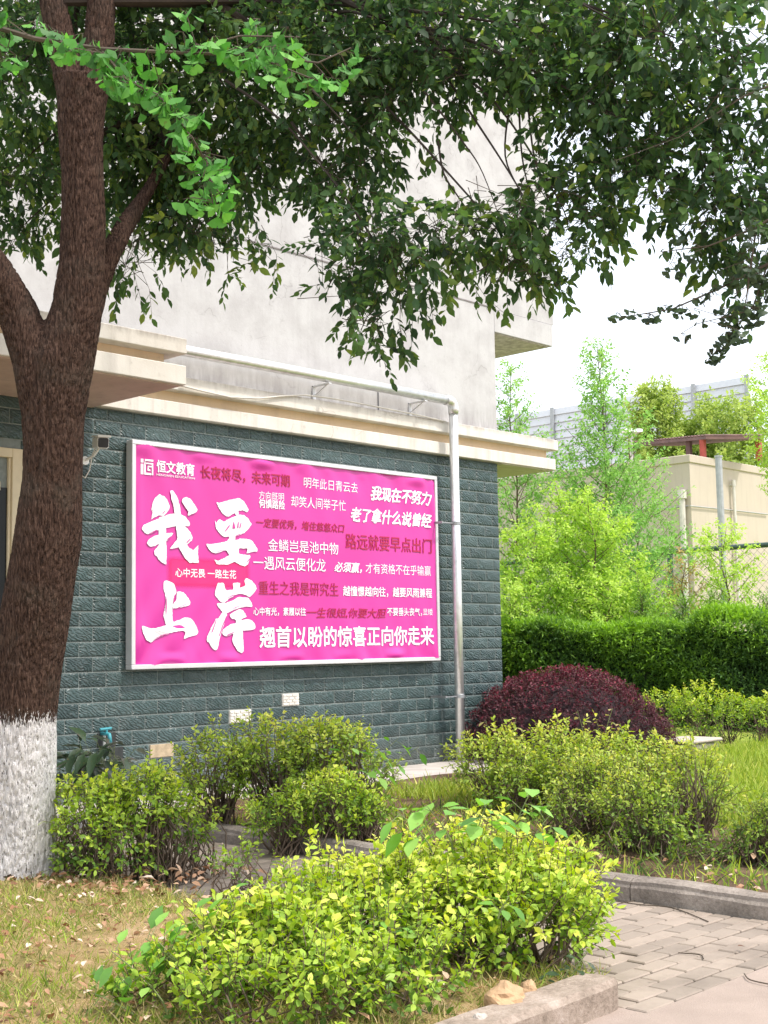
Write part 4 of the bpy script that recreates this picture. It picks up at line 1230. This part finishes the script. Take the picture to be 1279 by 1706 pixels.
rock('tan rounded rock lying against the front kerb under the foreground privet', 842, 1666, 4.95, .085, .06, .06, 1)
rock('small brown rock just right of the tan rounded one', 880, 1650, 5.05, .035, .03, .035, 5)
rock('little white stone left of the tan rounded rock', 800, 1698, 4.8, .03, .025, .022, 9, 'cloud_stone')

# ================================================================== RIGHT SIDE PLANTING
pc = at_d(942, 1236, 15.4)
shrub('purple_dome_bush', 'clipped dark purple-red dome bush at the building corner', 'bush', [((pc[0], pc[1], .06), (1.25, 1.25, .95))], M['purple'], 5200, .045, 6, .07, T=T_S, nstem=60, tint0=.06, tgain=.66, lo=.86, seed=31, core=.86, up=.35)
sp_ = at_z(1150, 1252, .06)
q = MB()
q.box(sp_[0] - .32, sp_[0] + .30, sp_[1] - .22, sp_[1] + .25, .0, .17, bev=.03)
q.box(sp_[0] - .34, sp_[0] + .33, sp_[1] - .25, sp_[1] + .27, .172, .215, bev=.015)
tag(q.build('stone_block', M['cloud_stone']), 'low weathered grey stone block on the lawn right of the purple dome', 'stone block')
yb = [((15.9 - .10 * i + .1 * math.sin(i * 2.0), 9.9 - .55 * i, .32), (.40, .40, .32 + .05 * math.sin(i * 1.7))) for i in range(11)]
shrub('yellow_hedge', 'knee-high yellow-green hedge on the far side of the lawn', 'hedge', yb, M['privet'], 3600, .050, 7, .11, T=T_S, nstem=120, tint0=.10, tgain=.85, lo=.6, seed=32)

ga, gb = at_d(770, 1076, 21.5), at_d(1420, 1076, 19.0)
gt = norm(np.array([gb[0] - ga[0], gb[1] - ga[1], 0])); gs = np.array([-gt[1], gt[0], 0])
if gs[1] < 0: gs = -gs
GL = np.hypot(gb[0] - ga[0], gb[1] - ga[1])
r_ = np.random.default_rng(41)
hd = thing('conifer_hedge', 'tall dark green clipped conifer hedge with bright lime top behind the purple dome', 'hedge', ((ga[0] + gb[0]) / 2, (ga[1] + gb[1]) / 2, .05))
GH, GW = 1.56, 1.2
n_ = 15000
uu = r_.uniform(0, GL, n_); side = r_.uniform(0, 1, n_)
top = side < .45
vv = np.where(top, r_.uniform(0, GW, n_), r_.uniform(-.04, .10, n_))
lum = .05 * np.sin(uu * 1.9) + .035 * np.sin(uu * 4.7 + 1) + .10 * (uu > GL * .62) - .10 * np.exp(-((uu - GL * .60) / .18) ** 2) - .08 * np.exp(-((uu - GL * .83) / .14) ** 2) + np.where(r_.uniform(size=n_) < .03, r_.uniform(0, .16, n_), 0)
zz = np.where(top, GH + lum + r_.uniform(-.1, .05, n_), r_.uniform(.05, GH, n_) + lum)
P = np.array([ga[0], ga[1], 0]) + gt * uu[:, None] + gs * (vv + .10 * np.sin(uu * 2.6) * (zz < GH) + .06 * np.sin(zz * 7 + uu * 3))[:, None]; P[:, 2] = zz
Dd = norm(np.where(top[:, None], np.array([0, 0, 1.0]) - gs * .1, -gs * .8 + np.array([0, 0, .55])) + r_.normal(size=(n_, 3)) * .4)
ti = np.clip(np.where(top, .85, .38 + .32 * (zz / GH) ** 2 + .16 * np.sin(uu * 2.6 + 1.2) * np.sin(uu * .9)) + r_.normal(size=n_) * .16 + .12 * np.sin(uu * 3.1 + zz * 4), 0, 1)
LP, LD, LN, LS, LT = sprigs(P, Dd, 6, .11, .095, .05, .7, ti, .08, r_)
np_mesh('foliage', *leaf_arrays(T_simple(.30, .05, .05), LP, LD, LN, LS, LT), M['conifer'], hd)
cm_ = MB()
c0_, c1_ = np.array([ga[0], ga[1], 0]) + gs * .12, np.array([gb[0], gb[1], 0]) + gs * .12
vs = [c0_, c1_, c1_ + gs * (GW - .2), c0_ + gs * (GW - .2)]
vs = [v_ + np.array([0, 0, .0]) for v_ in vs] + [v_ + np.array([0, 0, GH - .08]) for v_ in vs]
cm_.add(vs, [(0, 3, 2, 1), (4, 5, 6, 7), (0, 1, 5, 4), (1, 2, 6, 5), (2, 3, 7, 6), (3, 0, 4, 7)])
cm_.build('shade_core', M['hedgecore'], hd)

def young_tree(label, px, pyt, d, rad, mat, leaf, seed, n_br=40, zlow=.15, shape='cone', group='saplings behind the hedge', tint0=.3, asc=.8, T=None, name='sapling', cat='sapling', nsp=9, lean=0.0, tr=.035, zg=.0, nleaf=6, trunkmat='stem'):
    r = np.random.default_rng(seed)
    top = at_d(px, pyt, d)
    H = top[2] - zg
    base = np.array([top[0], top[1], zg])
    root = thing(name, label, cat, tuple(base), group)
    mb = MB()
    tp = [base + np.array([lean * (i / 6) ** 2 + .05 * math.sin(i * 1.7 + seed), .05 * math.cos(i * 2.1 + seed), H * i / 6 * .99]) for i in range(7)]
    tp[0] = base + np.array([0, 0, -.05])
    mb.tube(tp, list(np.linspace(tr, .006, 7)), 8)
    mb.build('trunk', M[trunkmat], root, True)
    tp = np.array(tp)
    br = MB(); SP = []; SD = []; ST = []
    for i in range(n_br):
        t = zlow + (1 - zlow) * (i + r.uniform(0, 1)) / n_br
        q = t * 6; a = min(int(q), 5); p = tp[a] + (tp[a + 1] - tp[a]) * (q - a)
        if shape == 'cone': L = rad * (1 - ((t - zlow) / (1 - zlow)) ** 1.1) * r.uniform(.55, 1.15) + .12
        elif shape == 'round': L = rad * math.sqrt(max(.05, 1 - (2 * (t - zlow) / (1 - zlow) - 1) ** 2)) * r.uniform(.6, 1.1) + .1
        else: L = rad * r.uniform(.5, 1.1) * (1 - .45 * t)
        az = i * 2.399 + r.uniform(-.5, .5)
        dr = norm(np.array([math.cos(az), math.sin(az), asc * r.uniform(.6, 1.3)]))
        m_ = p + dr * L * .5 + np.array([0, 0, -.03 * L]); e = p + dr * L + np.array([0, 0, .08 * L])
        br.tube([p, m_, e], [.012 * (1 - t) + .005, .006, .003], 4)
        for k_ in range(max(4, int(2.1 * nsp * L / max(rad, .3)))):
            s_ = r.uniform(.2, 1.0)
            SP.append(p + (e - p) * s_ + r.normal(size=3) * .05 * L)
            SD.append(dr + r.normal(size=3) * .7)
            ST.append(tint0 + .4 * t * r.uniform(.5, 1.2) + .2 * s_)
        SP.append(e); SD.append(dr); ST.append(tint0 + .5 * t)
    br.build('branches', M[trunkmat], root)
    SP, SD, ST = np.array(SP), np.array(SD), np.clip(np.array(ST), 0, 1)
    LP, LD, LN, LS, LT = sprigs(SP, SD, nleaf, leaf * 2.2, leaf, .35, .9, ST, .14, r)
    np_mesh('crown', *leaf_arrays(T or T_S, LP, LD, LN, LS, LT), mat, root)
    return root
SB, SA = M['saplingblue'], M['sapling']
young_tree('tallest pointed young tree with spiky leader behind the hedge', 1000, 572, 25, 2.3, SB, .095, 51, 130, .10, nsp=20, asc=.8)
young_tree('slender young tree half hidden behind the building corner', 852, 605, 26, 1.7, SB, .085, 52, 80, .30, nsp=14, asc=.8)
young_tree('feathery sapling just left of the tallest pointed tree', 945, 838, 23.5, 1.05, SA, .085, 53, 60, .12, 'round', nsp=13)
young_tree('bushy lime sapling nearest the tiled building corner', 885, 892, 22.5, .85, SA, .085, 54, 50, .1, 'round', nsp=13)
young_tree('loose grey-green sapling right of the tallest pointed tree', 1062, 780, 26, 1.1, SB, .07, 55, 60, .12, 'round', nsp=10)
young_tree('yellow-green sapling in front of the tallest pointed tree', 985, 850, 22.8, .85, SA, .09, 56, 55, .1, 'round', nsp=14, tint0=.4)
young_tree('short spreading sapling left of the dark green fence post', 1065, 950, 22.5, .7, SA, .08, 57, 36, .1, 'round', nsp=10)
young_tree('sapling with bare lower stem beside the bare fence mesh on the right', 1205, 890, 22.5, .72, SA, .085, 58, 34, .25, 'round', nsp=9, tint0=.4)
young_tree('thin reddish-leaved shoot just right of the dark green fence post', 1140, 930, 23, .4, M['youngshoot'], .07, 59, 18, .3, 'round', nsp=6)
young_tree('low lime sapling at the foot of the tiled wall corner', 850, 985, 21.8, .6, SA, .085, 60, 36, .05, 'round', nsp=12, tint0=.42)
young_tree('low bright sapling right in front of the hedge line centre', 1010, 975, 21.9, .6, SA, .085, 61, 36, .05, 'round', nsp=12, tint0=.4)
for i, (px, pyt, lab) in enumerate(((1072, 985, 'dark green juniper nearest the fence post on its left'), (1140, 1005, 'low dark juniper right of the fence post'), (1192, 990, 'pointed juniper under the bare stemmed sapling'), (1272, 1000, 'pointed juniper at the right edge of the hedge'))):
    young_tree(lab, px, pyt, 21.6, .36, M['conifer'], .08, 70 + i, 46, .02, 'cone', 'junipers above the hedge', .25, 1.5, T_NEEDLE, 'juniper', 'juniper', 14, tr=.03)

young_tree('rounded olive tree behind the rooftop shelter on the right', 1205, 676, 52, 2.5, M['olive'], .22, 81, 120, .35, 'round', 'trees behind the beige block', .3, .5, name='distant_tree', cat='tree', nsp=16, tr=.16, nleaf=7)
young_tree('pale pointed tree left of the rounded olive tree on the skyline', 1092, 645, 52, 1.3, M['olive'], .2, 82, 90, .4, 'round', 'trees behind the beige block', .35, .8, name='distant_tree', cat='tree', nsp=14, tr=.14, nleaf=7)
young_tree('second rounded olive tree merging behind the shelter roof', 1145, 712, 53, 1.7, M['olive'], .2, 83, 90, .4, 'round', 'trees behind the beige block', .25, .5, name='distant_tree', cat='tree', nsp=14, tr=.14, nleaf=7)
young_tree('leafy tree cut by the right picture edge under the open sky', 1300, 590, 30, .9, SA, .10, 84, 60, .5, 'round', 'trees behind the beige block', .35, .7, name='distant_tree', cat='tree', nsp=9, tr=.08)

# ================================================================== GRASS AND LITTER
def grass(name, mat, n, xr, yr, hmin, hmax, z, seed, wid=1.0, dens=None, lean=.5):
    r = np.random.default_rng(seed)
    x = r.uniform(*xr, n); y = r.uniform(*yr, n)
    if dens is not None:
        pr = np.array([dens(a, b) for a, b in zip(x, y)])
        k = r.uniform(size=n) < pr; x, y = x[k], y[k]
    n = len(x)
    P = np.stack([x, y, np.full(n, z)], 1)
    Dd = np.stack([r.normal(size=n) * lean, r.normal(size=n) * lean, np.ones(n)], 1)
    Nn = np.stack([r.normal(size=n), r.normal(size=n), np.full(n, .1)], 1)
    S = r.uniform(hmin, hmax, n)
    ti = np.clip(r.normal(.5, .28, n), 0, 1)
    o = np_mesh(name, *leaf_arrays(T_BL, P, Dd, Nn, S, ti), mat)
    o['kind'] = 'stuff'
    return o
nzf = lambda a, b: noise.noise(Vector((a * 1.3, b * 1.3, 2.2)))
grass('grass', M['grassdry'], 60000, (1.6, 4.4), (3.05, 8.0), .025, .075, .06, 91, dens=lambda a, b: .6 + .9 * nzf(a, b), lean=.9)
grass('grass', M['grassbright'], 16000, (1.6, 4.4), (3.05, 8.0), .03, .085, .06, 94, dens=lambda a, b: .1 + 1.6 * nzf(a * 1.2 + 3, b * 1.2), lean=.7)
grass('grass', M['grassbright'], 34000, (8.2, 15.3), (3.6, 7.9), .06, .16, .07, 92, dens=lambda a, b: 1.0 if a > 8.2 + 1.2 * nzf(a, b) else .12, lean=.45)
grass('weedy_ground_cover', M['privetdull'], 16000, (6.12, 10.6), (3.05, 8.8), .04, .15, .05, 93, dens=lambda a, b: .35 + 1.3 * nzf(a, b), lean=.8)
def litter(name, n, xr, yr, z, seed, dens=None, s=(.025, .07)):
    r = np.random.default_rng(seed)
    x = r.uniform(*xr, n); y = r.uniform(*yr, n)
    if dens is not None:
        k = np.array([r.uniform() < dens(a, b) for a, b in zip(x, y)]); x, y = x[k], y[k]
    n = len(x)
    P = np.stack([x, y, z + r.uniform(.0, .025, n)], 1)
    Dd = np.stack([r.normal(size=n), r.normal(size=n), r.normal(size=n) * .25], 1)
    Nn = np.stack([r.normal(size=n) * .35, r.normal(size=n) * .35, np.ones(n)], 1)
    o = np_mesh(name, *leaf_arrays(T_oval(.6, .12, .25), P, Dd, Nn, r.uniform(*s, n), np.clip(r.normal(.55, .28, n), 0, 1)), M['litter'])
    o['kind'] = 'stuff'
litter('fallen_leaves', 1300, (2.4, 4.5), (3.2, 7.2), .082, 95, s=(.015, .055))
litter('fallen_leaves', 350, (4.0, 5.0), (5.8, 7.0), .085, 96)
litter('fallen_leaves', 420, (6.08, 7.6), (3.1, 8.6), .08, 97)
litter('fallen_leaves', 60, (4.5, 5.95), (2.9, 8.5), .012, 98, s=(.015, .04))
tw = MB()
for (pts) in (((1000, 1497), (1060, 1506), (1120, 1512), (1180, 1535)), ((1130, 1587), (1165, 1590), (1172, 1597)), ((1240, 1622), (1250, 1632), (1285, 1640)), ((1010, 1510), (1060, 1500), (1095, 1500))):
    tw.tube(spline([at_z(a, b, .010) for a, b in pts]), .0028, 5)
o = tw.build('twig_litter', M['twig']); o['kind'] = 'stuff'

# ================================================================== THE BIG TREE
TD = 7.6
tree = thing('camphor_tree', 'big furrowed tree with whitewashed trunk foot and dark overhanging crown', 'tree', tuple(at_d(30, 1488, TD)))
def tube_px(mb, rows, n=40, extra=0):
    mb.tube([at_d(c, y, d) for (y, c, r, d) in rows], [(r - 3.5) * d / F_PX for (y, c, r, d) in rows], n)
def trunk_mesh():
    mb = MB()
    tube_px(mb, [(1530, 26, 88, TD), (1490, 28, 77, TD), (1450, 30, 70, TD), (1380, 31, 66, TD), (1300, 31, 64, TD), (1200, 36, 62, TD), (1100, 47, 61, TD), (1000, 63, 61, TD), (900, 80, 60, TD), (800, 88, 53, TD), (700, 90, 54, TD), (600, 105, 56, TD), (520, 128, 48, TD), (440, 137, 42, TD), (300, 138, 40, TD), (200, 136, 43, TD), (130, 138, 45, TD)])
    tube_px(mb, [(760, 84, 46, TD), (680, 78, 46, TD), (600, 60, 42, TD), (520, 30, 38, TD), (450, -10, 34, TD - .05), (380, -60, 32, TD - .1), (280, -130, 30, TD - .2)])
    tube_px(mb, [(200, 136, 36, TD), (130, 120, 34, TD), (60, 100, 29, TD), (-40, 80, 26, TD), (-300, 40, 22, TD)])
    tube_px(mb, [(200, 140, 36, TD), (130, 156, 32, TD), (60, 166, 28, TD), (-40, 172, 26, TD), (-300, 190, 22, TD)])
    tube_px(mb, [(560, 134, 30, TD + .05), (480, 160, 25, TD + .12), (420, 185, 21, TD + .18), (370, 213, 18, TD + .3), (320, 246, 16, TD + .45), (250, 285, 13, TD + .6)])
    return mb
mb = trunk_mesh()
tmp = bpy.data.meshes.new('trunk_raw'); tmp.from_pydata(mb.v, [], mb.f)
to = bpy.data.objects.new('trunk_raw', tmp); COL.objects.link(to)
md = to.modifiers.new('r', 'REMESH'); md.mode = 'VOXEL'; md.voxel_size = .0085
ms = to.modifiers.new('s', 'SMOOTH'); ms.iterations = 8; ms.factor = .5
bpy.context.view_layer.update()
tme = bpy.data.meshes.new_from_object(to.evaluated_get(bpy.context.evaluated_depsgraph_get()))
bpy.data.objects.remove(to); bpy.data.meshes.remove(tmp)
tme.name = 'trunk'
nv = len(tme.vertices)
co = np.zeros(nv * 3); tme.vertices.foreach_get('co', co); co = co.reshape(-1, 3)
no = np.zeros(nv * 3); tme.vertices.foreach_get('normal', no); no = no.reshape(-1, 3)
for i in range(nv):
    p = co[i]
    a = noise.noise(Vector((p[0] * 62, p[1] * 62, p[2] * 10))) * .8 + .3 * noise.noise(Vector((p[0] * 90, p[1] * 90, p[2] * 16)))
    b2 = noise.noise(Vector((p[0] * 4, p[1] * 4, p[2] * 2.0)))
    co[i] += no[i] * ((-.002 - .011 * (1 - min(1, abs(a) * 2.6)) ** 2) + b2 * .014)
tme.vertices.foreach_set('co', co.ravel())
tme.polygons.foreach_set('use_smooth', np.ones(len(tme.polygons), bool)); tme.update()
link('trunk', tme, M['trunk'], tree)

# crown: clumps hung along limbs
CL = [  # px, py, depth, rx px, ry px, density
 (20, 120, 8.3, 120, 150, 1.2), (10, 330, 8.3, 100, 105, 1.0), (60, 30, 8.6, 120, 90, 1.0), (90, 330, 8.6, 90, 100, .9), (30, 420, 8.4, 60, 40, .8),
 (240, 60, 8.2, 140, 110, 1.2), (260, 200, 8.4, 140, 130, 1.3), (235, 340, 8.5, 90, 90, 1.1), (220, 455, 8.2, 60, 70, .75), (330, 310, 8.6, 130, 130, 1.2),
 (370, 430, 8.3, 90, 65, .55), (440, 440, 8.2, 45, 35, .5), (420, 110, 8.0, 150, 130, 1.3), (430, 250, 8.2, 100, 90, .9), (330, 400, 8.4, 80, 60, .8),
 (560, 60, 7.8, 150, 120, 1.3), (560, 210, 7.8, 110, 120, 1.2), (600, 330, 7.6, 70, 90, .8), (650, 180, 7.6, 110, 100, 1.0), (620, 430, 7.3, 110, 90, 1.15),
 (560, 490, 7.3, 60, 70, .8), (660, 500, 7.2, 70, 80, 1.0), (610, 570, 7.2, 60, 60, .9), (640, 610, 7.2, 30, 36, .8), (720, 430, 7.3, 70, 70, .7),
 (720, 60, 7.6, 130, 110, 1.3), (760, 105, 7.4, 90, 50, 1.0), (880, 85, 7.4, 110, 60, 1.2), (960, 60, 7.2, 130, 110, 1.3),
 (1000, 180, 7.2, 130, 100, 1.2), (800, 410, 7.1, 80, 70, .75), (880, 390, 7.1, 80, 75, 1.1), (940, 400, 7.1, 70, 70, 1.1),
 (860, 470, 7.1, 80, 65, 1.0), (940, 470, 7.0, 60, 50, .9), (790, 500, 7.1, 60, 50, .7), (905, 500, 7.0, 45, 34, .6), (960, 320, 7.2, 60, 60, .4),
 (1100, 80, 6.9, 130, 120, 1.05), (1110, 240, 6.9, 110, 110, .95), (1220, 100, 6.8, 120, 140, 1.05), (1220, 270, 6.8, 110, 120, .95), (1110, 360, 6.9, 75, 60, .9),
 (1190, 390, 6.8, 90, 80, 1.1), (1260, 420, 6.8, 70, 90, 1.1), (1230, 490, 6.8, 50, 50, .8), (1040, 300, 7.0, 70, 60, .7), (1020, 210, 7.4, 80, 80, .8), (640, 130, 8.3, 60, 60, .8),
 # higher crown, mostly unseen, added above the picture to shade the foliage below
 (100, -150, 8.6, 220, 150, .6), (400, -140, 8.4, 220, 140, .6), (700, -140, 8.0, 220, 140, .6), (1000, -140, 7.6, 220, 150, .6), (1250, -130, 7.2, 160, 150, .6),
 (300, -60, 9.4, 260, 150, .6), (650, 0, 9.2, 240, 130, .6), (950, -60, 8.8, 240, 130, .6),
 (350, 60, 9.6, 200, 120, .7), (120, 180, 9.6, 160, 160, .7), (700, 30, 9.2, 200, 70, .6), (1050, 60, 8.4, 200, 110, .7)]
r_ = np.random.default_rng(101)
SPs, SDs, STs, brA, brB = [], [], [], [], []
lim = MB()
hub = [at_d(100, 0, TD), at_d(172, -40, TD), at_d(172, -200, TD), at_d(100, -200, TD)]
hub2 = at_d(295, 255, TD + .6)
for (px, py, d, rx, ry, den) in CL:
    if py > 300: py, ry = py - (48 if px > 760 else 36), ry * .92
    c = at_d(px, py, d); Rx, Rz = rx * d / F_PX, ry * d / F_PX
    Rd = .30 + .30 * Rx
    area = math.pi * Rx * Rz
    ns = int(area * (5.3 if den >= 1.1 else 4.2) * den / (.0026 * 8))
    # camera-free axes: the clump is an upright ellipsoid, long in plan
    g_ = r_.normal(size=(ns, 3)); g_ = norm(g_) * (r_.uniform(.05, 1, ns) ** (1 / 2.4))[:, None]
    P = c + g_[:, :1] * _r2[None] * Rx + g_[:, 1:2] * np.array([[.72, .69, 0]]) * Rd + g_[:, 2:3] * np.array([[0, 0, 1]]) * Rz
    # break the outline into sub-tufts
    P += .07 * np.sin(P[:, [1, 2, 0]] * 9.0 + px)
    dd = norm(g_ * .8 + np.array([0, 0, -.35]) + r_.normal(size=(ns, 3)) * .6)
    SPs.append(P); SDs.append(dd)
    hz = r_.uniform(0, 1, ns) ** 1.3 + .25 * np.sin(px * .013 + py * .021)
    STs.append(np.clip(.30 + .30 * hz + .25 * (g_[:, 2] * -.3 + .2) + (.18 if den < .8 else 0), 0, 1))  # lower and sparse clumps lighter, light through the fringe put into the tint
    h_ = hub2 if (py > 250 and px < 480) else hub[int(r_.integers(0, 4))]
    if px > 480 and py > 250:       # hanging masses hang from the limb above them
        if den >= 1:
            h_ = at_d(px - 190 + 60 * math.sin(px), py - 260, d + .5)
            q_ = spline([h_, (h_ + c) / 2 + np.array([.08 * math.sin(px), .08 * math.cos(px), .12]), c, c + np.array([0.03, 0.05, -Rz * .6])]); lim.tube(q_, rads([.010, .007, .004, .001], len(q_)), 5)
    else:
        mid = (h_ + c) / 2 + np.array([0, 0, .25])
        q1 = (h_ * .55 + mid * .45) + np.array([0, 0, .12])
        bk_ = np.array([.5, .55, 0]) * (.6 if h_ is not hub2 else .1)
        wob = np.array([.10 * math.sin(px * .7), .10 * math.cos(px * .9), .12 * math.sin(py * .5)])
        q_ = spline([h_, q1 + bk_ * .5 + wob, mid + bk_ - wob, (mid + c) / 2 + bk_ * .5 + wob * .6 + np.array([0, 0, .10]), c]); lim.tube(q_, rads([.036, .028, .018, .009, .0012], len(q_)), 7)
    k_ = r_.choice(ns, min(ns, 26), replace=False)
    brA.append(np.repeat(c[None], len(k_), 0) + r_.normal(size=(len(k_), 3)) * .08); brB.append(P[k_])
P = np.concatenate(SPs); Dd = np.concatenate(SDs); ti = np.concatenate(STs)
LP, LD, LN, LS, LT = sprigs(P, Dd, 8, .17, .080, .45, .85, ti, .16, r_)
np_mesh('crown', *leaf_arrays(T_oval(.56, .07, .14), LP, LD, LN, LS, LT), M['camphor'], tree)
print('camphor leaves', len(LP))
np_mesh('twigs', *merge([sticks(P, P + norm(Dd) * .15, .0018, .001), sticks(np.concatenate(brA), np.concatenate(brB), .0026, .0012)]), M['twig'], tree)
for pts in (((705, 150), (770, 235), (805, 290), (845, 400)), ((730, 235), (740, 290), (765, 330), (790, 370), (790, 420)), ((865, 180), (870, 260), (885, 330), (905, 400)), ((850, 170), (842, 260), (870, 330), (880, 400)), ((880, 175), (890, 260), (912, 330), (930, 410)), ((1100, 180), (1160, 220), (1200, 260)), ((520, 150), (560, 190), (600, 240))):
    q_ = spline([at_d(a, b, 7.3) for a, b in pts]); lim.tube(q_, rads([.007, .0015], len(q_)), 5)
M['limb'] = plain('dark_limb_bark', (.045, .034, .026), .9, var=.3)
lim.build('branches', M['limb'], tree)

# ================================================================== GINKGO SPRAYS (from trees standing outside the frame)
def ginkgo(label, base, trunk_top, sprays, mat, leaf, dens, seed, tint=.55):
    r = np.random.default_rng(seed)
    root = thing('ginkgo_tree', label, 'tree', base)
    mb = MB()
    b = np.array(base, float); t = np.array(trunk_top, float)
    mb.tube([b - np.array([0, 0, .1]), b * .7 + t * .3, b * .35 + t * .65, t, t + np.array([0, 0, 1.5])], [.13, .11, .10, .09, .06], 14)
    mb.build('trunk', M['bark'], root, True)
    br = MB(); LP = []; LD = []; LN = []
    for (pts, rad, nl, wid) in sprays:
        Q = np.array([np.array(p) for p in pts])
        br.tube(Q, list(np.linspace(rad, .002, len(Q))), 6)
        sl = np.linalg.norm(np.diff(Q, axis=0), axis=1); cum = np.concatenate([[0], np.cumsum(sl)])
        for i in range(nl):
            # short spurs with a fan of leaves each
            s = cum[-1] * (i + r.uniform(0, 1)) / nl
            a = min(np.searchsorted(cum, s) - 1, len(sl) - 1); a = max(a, 0)
            p = Q[a] + (Q[a + 1] - Q[a]) * ((s - cum[a]) / sl[a])
            spur = p + r.normal(size=3) * wid * np.array([1, 1, .8])
            br.tube([p, spur], .002, 3)
            for k_ in range(r.integers(3, 6)):
                dv = norm(np.array([r.normal(), r.normal(), -.35 + r.normal() * .35]))
                e = spur + dv * leaf * .5
                br.tube([spur, e], .0009, 3)
                LP.append(e - dv * leaf * .30); LD.append(dv * .8 + np.array([0, 0, -.75])); LN.append(np.array([0, 0, .5]) + r.normal(size=3) * np.array([1, 1, .3]))
    br.build('branches', M['twig'], root)
    LP, LD, LN = map(np.array, (LP, LD, LN))
    np_mesh('foliage', *leaf_arrays(T_GK, LP, LD, LN, leaf * r.uniform(.7, 1.1, len(LP)), np.clip(r.normal(tint, .30, len(LP)), 0, 1)), mat, root)
    return root
G = lambda a, b, d: at_d(a, b, d)
ginkgo('bright green ginkgo reaching in from the left across the dark crown', (.2, 4.6, .07), (.35, 4.5, 3.6), [
    ([(.35, 4.5, 3.3), G(-60, 30, 4.45), G(60, 65, 4.4), G(170, 82, 4.35), G(300, 88, 4.35), G(420, 92, 4.4), G(530, 105, 4.45), G(585, 80, 4.5)], .011, 96, .050),
    ([G(170, 85, 4.35), G(210, 132, 4.3), G(270, 165, 4.3), G(310, 215, 4.25), G(345, 270, 4.25), G(355, 340, 4.2)], .005, 58, .038),
    ([G(300, 88, 4.35), G(400, 60, 4.4), G(500, 62, 4.5)], .004, 12, .04),
    ([G(-40, 45, 4.45), G(10, 80, 4.4)], .004, 6, .04),
    ([G(420, 92, 4.4), G(490, 120, 4.4), G(530, 135, 4.4)], .004, 10, .04)], M['ginkgo'], .056, 1, 61, .42)
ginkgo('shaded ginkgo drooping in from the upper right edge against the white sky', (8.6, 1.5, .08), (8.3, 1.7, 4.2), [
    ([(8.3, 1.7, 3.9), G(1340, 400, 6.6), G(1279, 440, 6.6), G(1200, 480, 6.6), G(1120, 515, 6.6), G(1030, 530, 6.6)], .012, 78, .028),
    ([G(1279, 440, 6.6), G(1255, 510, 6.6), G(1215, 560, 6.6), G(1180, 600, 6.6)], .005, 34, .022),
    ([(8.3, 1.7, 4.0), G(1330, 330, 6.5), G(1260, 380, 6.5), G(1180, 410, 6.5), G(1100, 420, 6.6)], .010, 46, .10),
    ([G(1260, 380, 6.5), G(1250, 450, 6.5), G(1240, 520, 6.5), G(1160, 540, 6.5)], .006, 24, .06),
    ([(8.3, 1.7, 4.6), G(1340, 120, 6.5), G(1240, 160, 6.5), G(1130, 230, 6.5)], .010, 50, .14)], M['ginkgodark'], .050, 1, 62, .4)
